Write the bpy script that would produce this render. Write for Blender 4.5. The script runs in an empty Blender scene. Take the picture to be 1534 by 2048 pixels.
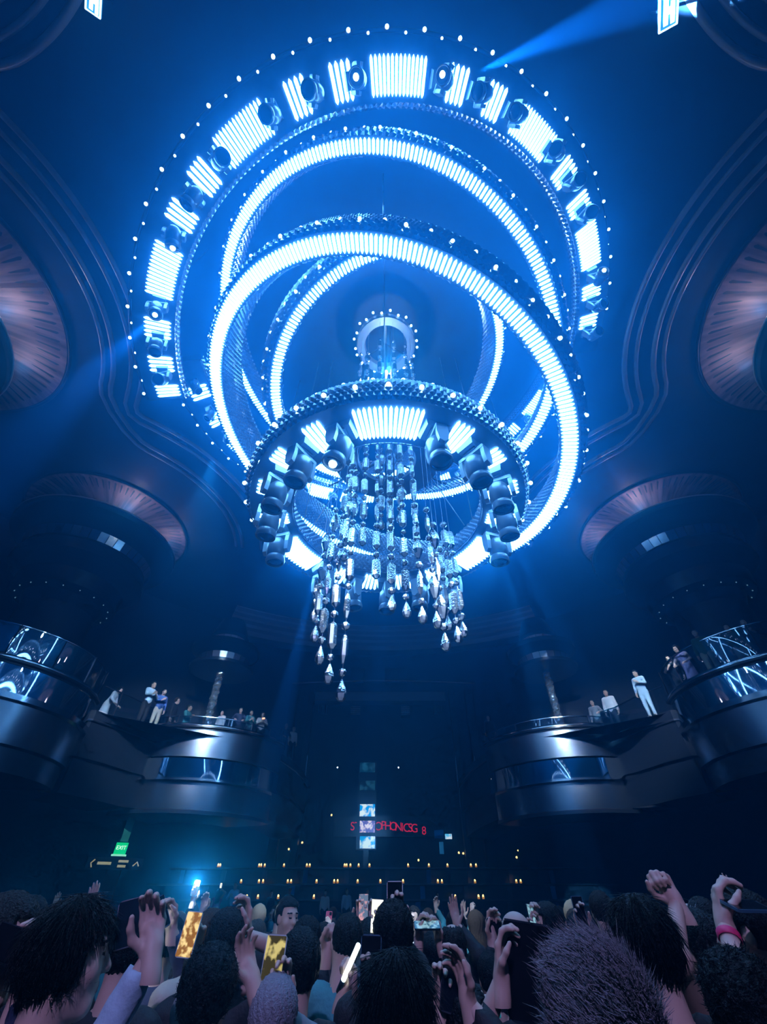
import bpy, bmesh, math, random
import numpy as np
from mathutils import Vector, Matrix, Euler
PI = math.pi
random.seed(7)
rng = np.random.default_rng(11)
sc = bpy.context.scene
COL = sc.collection
R_ = math.radians

# ------------------------------------------------------------------ camera, world haze, exposure, lamps
CZ = 1.72                                   # camera height over the dance floor
FPX = 832.0
PITCH = math.atan(796.0 / FPX)
cam = bpy.data.cameras.new('camera')
cam.sensor_fit = 'VERTICAL'; cam.sensor_height = 36.0
cam.lens = FPX / 2048.0 * 36.0
cam.clip_start = 0.05; cam.clip_end = 200
cam_o = bpy.data.objects.new('camera', cam); COL.objects.link(cam_o)
cam_o.location = (0, 0, CZ)
cam_o.rotation_euler = (PI / 2 + PITCH, 0, 0)
sc.camera = cam_o
FWD = np.array([0, math.cos(PITCH), math.sin(PITCH)])
UPV = np.array([0, -math.sin(PITCH), math.cos(PITCH)])

def ray(px, py):
    u = (px - 767.0) / FPX; v = (1024.0 - py) / FPX
    return u * np.array([1., 0, 0]) + v * UPV + FWD

def W(px, py, Z):                           # point of the room at depth Z along the view axis
    return Vector(ray(px, py) * Z + np.array([0, 0, CZ]))

def WY(px, py, y):                          # point of the room at distance y into the hall
    r = ray(px, py); return Vector(r * (y / r[1]) + np.array([0, 0, CZ]))

def WZ(px, py, z):                          # point of the room at height z above the camera
    r = ray(px, py); return Vector(r * (z / r[2]) + np.array([0, 0, CZ]))

sc.view_settings.view_transform = 'Standard'
sc.view_settings.look = 'None'
sc.view_settings.exposure = 0.0
sc.view_settings.gamma = 1.0
sc.view_settings.use_curve_mapping = False
try:
    sc.cycles.use_denoising = True
    sc.cycles.max_bounces = 4
    sc.cycles.diffuse_bounces = 1
    sc.cycles.glossy_bounces = 2
    sc.cycles.transmission_bounces = 3
    sc.cycles.transparent_max_bounces = 8
    sc.cycles.volume_bounces = 0
    sc.cycles.caustics_reflective = False
    sc.cycles.caustics_refractive = False
    sc.cycles.sample_clamp_indirect = 3.0
    sc.cycles.use_light_tree = False
    sc.cycles.adaptive_threshold = 0.04
    sc.cycles.adaptive_min_samples = 12
except Exception:
    pass

HAZE = 0.034
HAZEC = (0.02, 0.40, 1.0, 1)
LED_S = 27.0
world = bpy.data.worlds.new('hall_air'); sc.world = world
world.use_nodes = True
wn = world.node_tree; wn.nodes.clear()
wo = wn.nodes.new('ShaderNodeOutputWorld')
wb = wn.nodes.new('ShaderNodeBackground'); wb.inputs[0].default_value = (0, 0, 0, 1); wb.inputs[1].default_value = 0
wv = wn.nodes.new('ShaderNodeVolumeScatter')
wv.inputs['Color'].default_value = HAZEC; wv.inputs['Density'].default_value = HAZE
wv.inputs['Anisotropy'].default_value = 0.80
wa = wn.nodes.new('ShaderNodeVolumeAbsorption'); wa.inputs['Color'].default_value = HAZEC; wa.inputs['Density'].default_value = HAZE
wad = wn.nodes.new('ShaderNodeAddShader'); wn.links.new(wv.outputs[0], wad.inputs[0]); wn.links.new(wa.outputs[0], wad.inputs[1])
wn.links.new(wb.outputs[0], wo.inputs['Surface']); wn.links.new(wad.outputs[0], wo.inputs['Volume'])

def spot(loc, target, power, color, angle, blend=0.3, r=0.06, name='spot_lamp'):
    l = bpy.data.lights.new(name, 'SPOT'); l.energy = power; l.color = color
    l.spot_size = R_(angle); l.spot_blend = blend; l.shadow_soft_size = r
    o = bpy.data.objects.new(name, l); COL.objects.link(o)
    o.location = loc
    o.rotation_euler = (Vector(target) - Vector(loc)).to_track_quat('-Z', 'Y').to_euler()
    return o

def point(loc, power, color, r=0.1, name='point_lamp'):
    l = bpy.data.lights.new(name, 'POINT'); l.energy = power; l.color = color; l.shadow_soft_size = r
    o = bpy.data.objects.new(name, l); COL.objects.link(o); o.location = loc
    return o

BLUE = (0.12, 0.45, 1.0)
# beams of moving heads
spot(WZ(963, 140, 12.0), WZ(1420, -60, 15.3), 520000, BLUE, 12, .5, .05)
spot(WZ(300, 640, 10.3), WZ(30, 900, 9.0), 95000, BLUE, 22, .9, .05)
spot(WZ(300, 690, 10.2), WZ(110, 1170, 9.5), 120000, BLUE, 14, .9, .05)
spot(W(1003, 1105, 8.0), WY(1120, 1560, 14.5), 59400, (.15, .6, 1.0), 7, .3, .04)
spot(W(1018, 1065, 7.6), WY(1190, 1400, 16.0), 59400, (.15, .6, 1.0), 6, .3, .04)
spot(W(775, 1190, 8.6), WY(720, 1620, 27.0), 16000, (.15, .5, 1.0), 11, 1.0, .04)
spot(W(628, 1150, 8.2), WY(470, 1840, 20.0), 70200, (.15, .5, 1.0), 8, .4, .04)
spot(WZ(322, 470, 10.6), WY(345, 1790, 18.0), 70200, (.15, .5, 1.0), 5, .4, .04)
# lit lamp of the lowest chandelier, plus spots added to brighten its crystals and the crystal columns
for a_, p_ in ((-110, 1700), (-50, 1200), (-150, 900), (-10, 900)):
    ca, sa = math.cos(R_(a_)), math.sin(R_(a_))
    spot((.08 + 2.2 * ca, 6.37 + 2.2 * sa, CZ + 4.9), (.08 + .5 * ca, 6.37 + .5 * sa, CZ + 2.6), p_, (.62, .84, 1.0), 40, .8, .06)
spot((-3.0, 10.0, CZ + 9.5), (-9.37, 23.7, CZ + 8.0), 26000, (.55, .80, 1.0), 11, .5, .05)
spot((3.0, 10.0, CZ + 9.5), (9.37, 23.7, CZ + 8.0), 26000, (.55, .80, 1.0), 11, .5, .05)
point((.08, 6.37, CZ + 12.2), 320, (.6, .85, 1.0), .15)
# wide cool washes from the ring on the balcony guests, lavender wash on the crowd from an added unseen lamp behind the camera
spot((-5.5, 8.5, CZ + 10.5), (-9.8, 20.0, CZ + 6.6), 21000, (.50, .74, 1.0), 40, .6, .1)
spot((5.5, 8.5, CZ + 10.5), (10.2, 19.4, CZ + 6.6), 21000, (.50, .74, 1.0), 40, .6, .1)
spot((-1.5, -8.5, CZ + 7.5), (0.0, 4.0, 1.2), 4600, (.50, .43, 1.0), 46, .8, .12)

# ------------------------------------------------------------------ materials
MATS = {}
def mat(name, base=(.5, .5, .5), rough=.5, metal=0.0, emit=None, es=0.0, trans=0.0, ior=1.45, noise=None, bump=None, spec=None, coat=0):
    if name in MATS: return MATS[name]
    m = bpy.data.materials.new(name); m.use_nodes = True
    nt = m.node_tree; b = nt.nodes['Principled BSDF']
    b.inputs['Base Color'].default_value = (*base, 1)
    b.inputs['Roughness'].default_value = rough
    b.inputs['Metallic'].default_value = metal
    b.inputs['IOR'].default_value = ior
    if spec is not None: b.inputs['Specular IOR Level'].default_value = spec
    if trans: b.inputs['Transmission Weight'].default_value = trans
    if coat: b.inputs['Coat Weight'].default_value = coat
    if emit is not None:
        b.inputs['Emission Color'].default_value = (*emit, 1); b.inputs['Emission Strength'].default_value = es
    if noise:
        sc_, amt = noise
        tc = nt.nodes.new('ShaderNodeTexCoord')
        n = nt.nodes.new('ShaderNodeTexNoise'); n.inputs['Scale'].default_value = sc_; n.inputs['Detail'].default_value = 5
        r = nt.nodes.new('ShaderNodeValToRGB')
        r.color_ramp.elements[0].position = .3; r.color_ramp.elements[1].position = .7
        r.color_ramp.elements[0].color = (*[c * (1 - amt) for c in base], 1)
        r.color_ramp.elements[1].color = (*[min(1, c * (1 + amt)) for c in base], 1)
        nt.links.new(tc.outputs['Object'], n.inputs['Vector']); nt.links.new(n.outputs['Fac'], r.inputs['Fac'])
        nt.links.new(r.outputs['Color'], b.inputs['Base Color'])
    if bump:
        sc_, st = bump
        tc = nt.nodes.new('ShaderNodeTexCoord')
        n = nt.nodes.new('ShaderNodeTexNoise'); n.inputs['Scale'].default_value = sc_; n.inputs['Detail'].default_value = 3
        bp = nt.nodes.new('ShaderNodeBump'); bp.inputs['Strength'].default_value = st; bp.inputs['Distance'].default_value = .02
        nt.links.new(tc.outputs['Object'], n.inputs['Vector']); nt.links.new(n.outputs['Fac'], bp.inputs['Height'])
        nt.links.new(bp.outputs['Normal'], b.inputs['Normal'])
    if emit is not None and name not in ('led_white', 'bulb_glow'):
        m.cycles.emission_sampling = 'NONE'
    MATS[name] = m
    return m

LEDC = (.17, .52, 1.0)
def m_led():     return mat('led_white', (.02, .02, .02), .5, 0, LEDC, LED_S)
def m_bulb():    return mat('bulb_glow', (.8, .8, .8), .4, 0, (.45, .75, 1.0), 10.0)
m_face = mat('ring_face', (.11, .14, .19), .42, .5, noise=(3, .15))
m_scale = mat('scale_metal', (.50, .58, .66), .24, .95)
m_net = mat('net_metal', (.34, .42, .52), .28, .9)
m_dark = mat('dark_metal', (.05, .055, .065), .38, .6)
m_lampbody = mat('lamp_body', (.20, .24, .29), .33, .25, coat=.3)
m_lamparm = mat('lamp_arm', (.42, .50, .56), .35, .15)
m_lens = mat('lens_dark', (.02, .025, .03), .06, .0, spec=.8)
m_lens_on = mat('lens_lit', (.2, .2, .2), .2, 0, (.5, .85, 1.0), 14)
m_wire = mat('steel_cable', (.45, .5, .55), .35, .9)
m_ceil = mat('ceiling_paint', (.05, .075, .12), .55, 0, noise=(.25, .35))
m_mold = mat('molding_paint', (.78, .84, .9), .34, .3)
m_wall = mat('wall_panel', (.022, .028, .042), .5, 0, noise=(.6, .3))
m_floor = mat('floor_black', (.02, .022, .03), .35, 0)
m_black = mat('black_lacquer', (.012, .013, .017), .28, 0)
m_mirror = mat('mirror_panel', (.72, .80, .88), .04, 1.0)
m_brush = mat('brushed_metal', (.42, .46, .53), .27, 1.0)
m_brushdark = mat('brushed_dark', (.12, .13, .16), .33, .9)
m_chrome = mat('chrome_edge', (.75, .8, .85), .15, 1.0)

def glass_pane(name='pane_glass', refl=.22):
    if name in MATS: return MATS[name]
    m = bpy.data.materials.new(name); m.use_nodes = True; nt = m.node_tree; nt.nodes.clear()
    o = nt.nodes.new('ShaderNodeOutputMaterial'); mx = nt.nodes.new('ShaderNodeMixShader')
    t = nt.nodes.new('ShaderNodeBsdfTransparent'); t.inputs[0].default_value = (.8, .88, .95, 1)
    g = nt.nodes.new('ShaderNodeBsdfGlossy'); g.inputs['Roughness'].default_value = .02
    mx.inputs[0].default_value = refl
    nt.links.new(t.outputs[0], mx.inputs[1]); nt.links.new(g.outputs[0], mx.inputs[2]); nt.links.new(mx.outputs[0], o.inputs['Surface'])
    MATS[name] = m; return m

def fabric_mat():
    m = bpy.data.materials.new('pleated_fabric'); m.use_nodes = True; nt = m.node_tree; b = nt.nodes['Principled BSDF']
    b.inputs['Roughness'].default_value = .8
    uv = nt.nodes.new('ShaderNodeUVMap')
    mp = nt.nodes.new('ShaderNodeMapping'); mp.inputs['Scale'].default_value = (90, 1.2, 1)
    n = nt.nodes.new('ShaderNodeTexNoise'); n.inputs['Scale'].default_value = 1.0; n.inputs['Detail'].default_value = 4
    r = nt.nodes.new('ShaderNodeValToRGB')
    r.color_ramp.elements[0].position = .33; r.color_ramp.elements[0].color = (.13, .115, .15, 1)
    r.color_ramp.elements[1].position = .62; r.color_ramp.elements[1].color = (.42, .35, .40, 1)
    bp = nt.nodes.new('ShaderNodeBump'); bp.inputs['Strength'].default_value = .9; bp.inputs['Distance'].default_value = .08
    L = nt.links.new
    L(uv.outputs[0], mp.inputs[0]); L(mp.outputs[0], n.inputs['Vector']); L(n.outputs['Fac'], r.inputs[0])
    L(r.outputs[0], b.inputs['Base Color']); L(n.outputs['Fac'], bp.inputs['Height']); L(bp.outputs[0], b.inputs['Normal'])
    return m
m_fabric = fabric_mat()

# ------------------------------------------------------------------ mesh helpers
class MB:
    def __init__(s): s.v = []; s.f = []; s.mi = []; s.uv = {}
    def add(s, vs, fs, mi=0):
        o = len(s.v); s.v += [tuple(p) for p in vs]
        for q in fs: s.f.append(tuple(i + o for i in q)); s.mi.append(mi)
        return o
    def box(s, c, d, mi=0, M=None, taper=1.0):
        x, y, z = d[0] / 2, d[1] / 2, d[2] / 2; t = taper
        vs = [(-x, -y, -z), (x, -y, -z), (x, y, -z), (-x, y, -z), (-x * t, -y * t, z), (x * t, -y * t, z), (x * t, y * t, z), (-x * t, y * t, z)]
        vs = [Vector(p) for p in vs]
        if M is not None: vs = [M @ p for p in vs]
        vs = [p + Vector(c) for p in vs]
        s.add(vs, [(0, 3, 2, 1), (4, 5, 6, 7), (0, 1, 5, 4), (1, 2, 6, 5), (2, 3, 7, 6), (3, 0, 4, 7)], mi)
    def lathe(s, prof, n=24, mi=0, M=None, a0=0, a1=2 * PI, cap=False):
        full = abs(a1 - a0 - 2 * PI) < 1e-6; m = n if full else n + 1
        vs = []
        for i in range(m):
            a = a0 + (a1 - a0) * i / n
            for r, z in prof:
                p = Vector((r * math.cos(a), r * math.sin(a), z)); vs.append(M @ p if M is not None else p)
        k = len(prof); fs = []
        for i in range(n):
            j = (i + 1) % m
            for q in range(k - 1): fs.append((i * k + q, j * k + q, j * k + q + 1, i * k + q + 1))
        if cap and full:
            fs.append(tuple(i * k for i in range(m))[::-1]); fs.append(tuple(i * k + k - 1 for i in range(m)))
        s.add(vs, fs, mi)
    def tube(s, pts, r, n=8, mi=0, closed=False, cap=True):
        pts = [Vector(p) for p in pts]; k = len(pts); rr = r if isinstance(r, (list, tuple)) else [r] * k
        vs = []; up = Vector((0, 0, 1)); prev = None
        for i, p in enumerate(pts):
            a = pts[(i - 1) % k] if (i or closed) else p; b = pts[(i + 1) % k] if (i < k - 1 or closed) else p
            t = (b - a); t = t.normalized() if t.length > 1e-9 else Vector((0, 0, 1))
            if prev is None:
                x = t.cross(up); x = x if x.length > .05 else t.cross(Vector((1, 0, 0))); x.normalize()
            else:
                x = prev - t * prev.dot(t); x.normalize()
            prev = x; y = t.cross(x)
            for q in range(n):
                an = 2 * PI * q / n; vs.append(p + (x * math.cos(an) + y * math.sin(an)) * rr[i])
        fs = []
        for i in range(k if closed else k - 1):
            j = (i + 1) % k
            for q in range(n): fs.append((i * n + q, i * n + (q + 1) % n, j * n + (q + 1) % n, j * n + q))
        if cap and not closed:
            fs.append(tuple(range(n))[::-1]); fs.append(tuple((k - 1) * n + q for q in range(n)))
        s.add(vs, fs, mi)
    def sphere(s, c, r, n=10, m=6, mi=0):
        rx, ry, rz = r if isinstance(r, (tuple, list)) else (r, r, r); c = Vector(c)
        vs = [c + Vector((0, 0, -rz))]
        for j in range(1, m):
            t = PI * j / m - PI / 2
            for i in range(n):
                a = 2 * PI * i / n; vs.append(c + Vector((rx * math.cos(t) * math.cos(a), ry * math.cos(t) * math.sin(a), rz * math.sin(t))))
        vs.append(c + Vector((0, 0, rz))); fs = []
        for i in range(n): fs.append((0, 1 + (i + 1) % n, 1 + i))
        for j in range(m - 2):
            for i in range(n):
                a = 1 + j * n + i; b = 1 + j * n + (i + 1) % n; fs.append((a, b, b + n, a + n))
        l = len(vs) - 1; o = 1 + (m - 2) * n
        for i in range(n): fs.append((o + i, o + (i + 1) % n, l))
        s.add(vs, fs, mi)
    def build(s, name, mats, parent=None, smooth=False, loc=None):
        me = bpy.data.meshes.new(name); me.from_pydata(s.v, [], s.f)
        ms = mats if isinstance(mats, (list, tuple)) else [mats]
        for m in ms: me.materials.append(m)
        if len(ms) > 1: me.polygons.foreach_set('material_index', s.mi)
        if smooth is True: me.polygons.foreach_set('use_smooth', [True] * len(me.polygons))
        elif smooth:
            me.polygons.foreach_set('use_smooth', [True] * len(me.polygons))
            try: me.set_sharp_from_angle(angle=R_(smooth))
            except Exception: pass
        me.update()
        return link(name, me, parent, loc)

def link(name, me, parent=None, loc=None):
    o = bpy.data.objects.new(name, me); COL.objects.link(o)
    if parent is not None: o.parent = parent
    if loc is not None: o.location = loc
    return o

def tag(o, label=None, cat=None, group=None, kind=None):
    if label: o['label'] = label
    if cat: o['category'] = cat
    if group: o['group'] = group
    if kind: o['kind'] = kind
    return o

def thing(name, label, cat, loc=(0, 0, 0), rz=0, group=None, M=None):
    o = bpy.data.objects.new(name, None); COL.objects.link(o); o.empty_display_size = .1
    if M is not None: o.matrix_world = M
    else: o.location = loc; o.rotation_euler = (0, 0, rz)
    return tag(o, label, cat, group)

def struct(name, mb, m, smooth=False, label=None):
    o = mb.build(name, m, None, smooth); o['kind'] = 'structure'
    if label: o['label'] = label
    return o

def copy_tree(o, parent=None):
    c = o.copy(); COL.objects.link(c)
    if parent is not None: c.parent = parent
    for ch in list(o.children): copy_tree(ch, c)
    return c

ORD = ['', 'first', 'second', 'third', 'fourth', 'fifth', 'sixth', 'seventh', 'eighth', 'ninth', 'tenth', 'eleventh', 'twelfth', 'thirteenth', 'fourteenth', 'fifteenth', 'sixteenth', 'seventeenth', 'eighteenth', 'nineteenth', 'twentieth'] + ['twenty-' + q for q in 'first second third fourth fifth sixth seventh eighth ninth'.split()]
# ------------------------------------------------------------------ room shell
HC = CZ + 15.5                               # ceiling height
RC = (0.0, 9.2); RW = 22.0                   # centre and radius of the round hall
def arc_wall(a0, a1, r=RW, z0=0, z1=HC, n=30, thick=.3):
    mb = MB(); M = Matrix.Translation((RC[0], RC[1], 0))
    mb.lathe([(r, z0), (r, z1), (r + thick, z1), (r + thick, z0), (r, z0)], n, 0, M, a0, a1)
    return mb
mb = MB(); mb.lathe([(0.001, 0), (RW + .3, 0), (RW + .3, -.2), (0.001, -.2)], 64, 0, Matrix.Translation((0, RC[1], 0))); struct('floor', mb, m_floor)
mb = MB(); mb.lathe([(0.001, HC + .3), (RW + .3, HC + .3), (RW + .3, HC), (0.001, HC)], 96, 0, Matrix.Translation((0, RC[1], 0))); struct('ceiling', mb, m_ceil)
struct('wall_back', arc_wall(R_(45), R_(135)), m_wall, 30)
struct('wall_left', arc_wall(R_(135), R_(225)), m_wall, 30)
struct('wall_front', arc_wall(R_(225), R_(315)), m_wall, 30)
struct('wall_right', arc_wall(R_(315), R_(405)), m_wall, 30)

# moulding lines of the ceiling: outline round each drum
AX1 = (16.4, 5.0); AX2 = (15.3, 17.4); AX0 = (11.2, -6.9)
def arc(c, r, a0, a1, n=28):
    return [(c[0] + r * math.cos(R_(a0 + (a1 - a0) * i / n)), c[1] + r * math.sin(R_(a0 + (a1 - a0) * i / n))) for i in range(n + 1)]
def outline(sx, k):                          # k 0 inner line (towards the hall centre), 1 outer line
    r0, r1, r2 = (6.9, 7.5, 8.7) if k == 0 else (6.0, 6.45, 7.2)
    pts = arc((-AX0[0], AX0[1]), r0, 20, 78) + arc((-AX1[0], AX1[1]), r1, -44, 42) + arc((-AX2[0], AX2[1]), r2, -56, 14)
    # round the joints
    for _ in range(2):
        pts = [pts[0]] + [((a[0] + 2 * b[0] + c[0]) / 4, (a[1] + 2 * b[1] + c[1]) / 4) for a, b, c in zip(pts, pts[1:], pts[2:])] + [pts[-1]]
    return [(sx * -p[0] if sx > 0 else p[0], p[1]) for p in pts]
tn = 0
for sx in (-1, 1):
    for k in (0, 1):
        base = outline(sx, k)
        mb = MB()
        for off, rr in ((0, .10), (.42 if k == 0 else .36, .08)):
            pts = []
            for i, p in enumerate(base):
                a = base[max(0, i - 1)]; b = base[min(len(base) - 1, i + 1)]
                t = Vector((b[0] - a[0], b[1] - a[1], 0)).normalized(); nrm = Vector((-t.y, t.x, 0)) * (1 if sx < 0 else -1)
                pts.append(Vector((p[0], p[1], HC - .03)) + nrm * off)
            mb.tube(pts, rr, 6, 0)
        tn += 1; struct('trim_%d' % tn, mb, m_mold, True)
# stepped moulding along the back edge of the dome
mb = MB(); M = Matrix.Translation((0, 9.2, 0))
prof = [(19.4, HC), (19.4, HC - .10), (19.75, HC - .16), (19.75, HC - .32), (20.1, HC - .38), (20.1, HC - .56), (20.5, HC - .62), (20.5, HC - .85), (20.9, HC - .9), (20.9, HC - 1.25), (21.9, HC - 1.25)]
mb.lathe(prof, 60, 0, M, R_(58), R_(122)); struct('trim_5', mb, m_mold)

# ------------------------------------------------------------------ ceiling drums over the great columns
def drum(cx, cy, R, label, which):
    dr = .76 if which == 0 else .94
    t = thing('ceiling_drum', label, 'ceiling fixture', (cx, cy, HC), 0)
    mb = MB(); n = 160; rings = [(R, -.06), (R * .93, -.02), (R * .80, -.03), (R * .62, -.10), (R * .45, -.2)]
    for i in range(n):
        a = 2 * PI * i / n
        for j, (r, z) in enumerate(rings):
            w = (.05 if i % 2 else -.03) * (1 if 0 < j < 4 else .3)
            mb.v.append((r * math.cos(a), r * math.sin(a), z + w * .8))
    k = len(rings)
    for i in range(n):
        for j in range(k - 1):
            mb.f.append((i * k + j, i * k + j + 1, ((i + 1) % n) * k + j + 1, ((i + 1) % n) * k + j)); mb.mi.append(0)
    f = mb.build('pleated_shade', m_fabric, t, True)
    uvl = f.data.uv_layers.new(name='UVMap')
    for poly in f.data.polygons:
        for li in poly.loop_indices:
            vi = f.data.loops[li].vertex_index; i, j = divmod(vi, k)
            uvl.data[li].uv = (i / n, j / k)
    mb = MB(); mb.tube([(R * 1.02 * math.cos(2 * PI * i / 80), R * 1.02 * math.sin(2 * PI * i / 80), -.05) for i in range(80)], .06, 8, 0, True); mb.build('rim', m_dark, t, True)
    mb = MB(); mb.lathe([(.4, -1.3), (R * dr, -1.3), (R * (dr + .02), -1.42), (R * (dr + .02), -1.75), (R * (dr - .02), -1.9), (R * (dr - .14), -2.0), (R * .68, -2.4)], 64, 0); mb.build('canopy_disc', m_black, t, 40)
    mb = MB(); mb.tube([(R * (dr + .025) * math.cos(2 * PI * i / 80), R * (dr + .025) * math.sin(2 * PI * i / 80), -1.42) for i in range(80)], .035, 6, 0, True); mb.build('edge_trim', m_mold, t, True)
    return t
def great_column(cx, cy, label, top):
    t = thing('column', label, 'column', (cx, cy, 0))
    mb = MB(); mb.lathe([(1.9, CZ + 13.3), (2.75, CZ + 13.1), (2.78, CZ + 12.62), (2.7, CZ + 12.6), (2.7, CZ + 12.3), (2.95, CZ + 12.2), (2.95, CZ + 11.9), (2.3, CZ + 11.3), (2.2, CZ + 10.6), (1.7, CZ + 10.45), (1.5, CZ + 10.0)], 48, 0)
    mb.build('capital', m_black, t, 35)
    mb = MB()
    for i in range(48):
        a0 = 2 * PI * i / 48; a1 = a0 + 2 * PI / 48 * .93; rr = 2.83
        mb.add([(rr * math.cos(a0), rr * math.sin(a0), CZ + 12.63), (rr * math.cos(a1), rr * math.sin(a1), CZ + 12.63), ((rr + .16) * math.cos(a1), (rr + .16) * math.sin(a1), CZ + 13.08), ((rr + .16) * math.cos(a0), (rr + .16) * math.sin(a0), CZ + 13.08)], [(0, 1, 2, 3)])
    mb.build('mirror_band', mat('mirror_hazy', (.75, .85, .95), .16, 1.0), t)
    mb = MB(); mb.lathe([(1.5, CZ + 10.2), (1.5, CZ + 5.9)], 40, 0); mb.build('shaft', m_wall, t, 40)
    mb = MB()
    for i in range(18):
        a = 2 * PI * i / 18; mb.sphere((1.95 * math.cos(a), 1.95 * math.sin(a), CZ + 10.5), .03, 6, 4)
    mb.build('downlight_ring', mat('faint_downlight', (.5, .5, .5), .4, 0, (.25, .6, .8), .5), t)
    mb = MB(); mb.tube([(1.62 * math.cos(2 * PI * i / 60), 1.62 * math.sin(2 * PI * i / 60), CZ + 10.43) for i in range(60)], .05, 6, 0, True); mb.build('collar', m_chrome, t, True)
drum(-AX1[0], AX1[1], 4.85, 'round pleated mauve ceiling shade cut by the left edge of the photo', 0)
drum(AX1[0], AX1[1], 4.85, 'round pleated mauve ceiling shade cut by the right edge of the photo', 0)
drum(-AX2[0], AX2[1], 4.0, 'round pleated mauve ceiling shade above the left balcony with the glass front', 1)
drum(AX2[0], AX2[1], 4.0, 'round pleated mauve ceiling shade above the right balcony with the glass front', 1)
for sx in (-1, 1):
    nm = 'left' if sx < 0 else 'right'
    great_column(sx * AX2[0], AX2[1], 'thick dark column with mirrored capital band under the %s pleated shade over the balcony' % nm, 0)
    great_column(sx * AX1[0], AX1[1], 'thick dark column under the pleated shade at the %s edge of the photo' % nm, 0)
    # warm pink cove lamps over each canopy disc
    point((sx * (AX2[0] - 2.3), AX2[1] - 2.3, HC - .75), 49, (1.0, .80, .88), .2)
    point((sx * (AX2[0] - 3.3), AX2[1] + .6, HC - .75), 36, (1.0, .80, .88), .2)
    point((sx * (AX1[0] - 3.5), AX1[1] + .5, HC - .7), 38, (1.0, .80, .88), .2)
    point((sx * (AX1[0] - 2.8), AX1[1] + 2.5, HC - .7), 26, (1.0, .80, .88), .2)

# ------------------------------------------------------------------ balconies
ZB = CZ + 5.50                               # balcony floor
BC2 = (14.41, 15.51); R2 = 3.48
BC3 = (8.9, 23.71); R3 = 4.0
def ribbon(mb, path, prof, mi=0):            # sweep profile [(out, z)] along plan path, out = towards the hall
    n = len(path); k = len(prof); vs = []
    for i, p in enumerate(path):
        a = path[max(0, i - 1)]; b = path[min(n - 1, i + 1)]
        t = Vector((b[0] - a[0], b[1] - a[1], 0)); t = t.normalized() if t.length > 1e-6 else Vector((1, 0, 0))
        nr = Vector((t.y, -t.x, 0))
        for o, z in prof: vs.append((p[0] + nr.x * o, p[1] + nr.y * o, z))
    fs = [(i * k + j, (i + 1) * k + j, (i + 1) * k + j + 1, i * k + j + 1) for i in range(n - 1) for j in range(k - 1)]
    mb.add(vs, fs, mi)
def mir(path, sx): return path if sx < 0 else [(-x, y) for x, y in path][::-1]
# left-hand paths, run so that the normal (-t.y,t.x) looks to the hall
bay3 = arc((-BC3[0], BC3[1]), R3, 236, 346, 36)
bay2 = arc((-BC2[0], BC2[1]), R2, 262, 382, 36)
rec = [(-11.05, 16.85), (-10.55, 17.93), (-10.14, 19.29), (-9.75, 20.0)]
inner = [(-4.85, 23.6), (-4.6, 25.0), (-4.5, 27.0), (-4.5, 29.0)]
outerp = [(-20.4, 8.6), (-18.2, 10.2), (-16.0, 11.5)]
def bay(path, sx, label, parent_name='balcony', zt=0.0, deep=1.0):
    t = thing(parent_name, label, 'balcony', (0, 0, 0))
    P = mir(path, sx); s = -1            # outward sign handled by path direction
    def part(nm, prof, m, smooth=40):
        b = MB(); ribbon(b, P, prof); return b.build(nm, m, t, smooth)
    z = ZB + .35
    part('ledge', [(-.25, z + .10), (.12, z + .10), (.14, z + .05), (.14, z - .06), (.06, z - .10), (.06, z - .13)], m_black)
    part('ledge_edge', [(.125, z + .10), (.15, z + .07), (.15, z + .01), (.14, z)], m_chrome)
    if deep > 1:                              # mirror right under the ledge, metal below
        part('mirror_band', [(.03, z - .13), (.09, z - .94)], m_mirror)
        part('lower_ledge', [(.08, z - .94), (.16, z - .95), (.16, z - 1.12), (.04, z - 1.17)], m_chrome)
        part('metal_band', [(.03, z - 1.17), (.02, z - 2.25)], m_brush)
        part('base_lip', [(.02, z - 2.25), (-.1, z - 2.3), (-.1, z - 2.9), (-2.0, z - 3.0)], m_brushdark)
    else:
        part('metal_band', [(.04, z - .13), (.06, z - .15), (.06, z - 1.18)], m_brush)
        part('groove', [(.06, z - 1.18), (-.05, z - 1.19), (-.05, z - 1.24), (.08, z - 1.25)], m_black)
        part('mirror_band', [(.08, z - 1.25), (.08, z - 1.94)], m_mirror)
        part('lower_ledge', [(.08, z - 1.94), (.12, z - 1.95), (.12, z - 2.03), (-.1, z - 2.07)], m_chrome)
        part('lower_metal_band', [(-.1, z - 2.07), (-.1, z - 2.98)], m_brush)
        part('base_lip', [(-.1, z - 2.98), (-.04, z - 3.0), (-.04, z - 3.12), (-.5, z - 3.16), (-2.2, z - 3.16)], m_brushdark)
    return t
def soffit(path, sx, label):
    t = thing('balcony', label, 'balcony', (0, 0, 0)); P = mir(path, sx)
    b = MB(); ribbon(b, P, [(-.3, ZB + .05), (.03, ZB + .05), (.05, ZB - .1), (.05, ZB - .3), (0, ZB - .32), (0, ZB - 1.5), (-.1, ZB - 1.55), (-.1, ZB - 2.6), (-1.6, ZB - 2.7)]); b.build('fascia', mat('fascia_dark', (.010, .013, .02), .6, 0, spec=.25), t, 30)
    b = MB(); ribbon(b, P, [(.055, ZB - .25), (.07, ZB - .28), (.07, ZB - .31), (.055, ZB - .33)]); b.build('edge_strip', m_brushdark, t)
    return t
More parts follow.
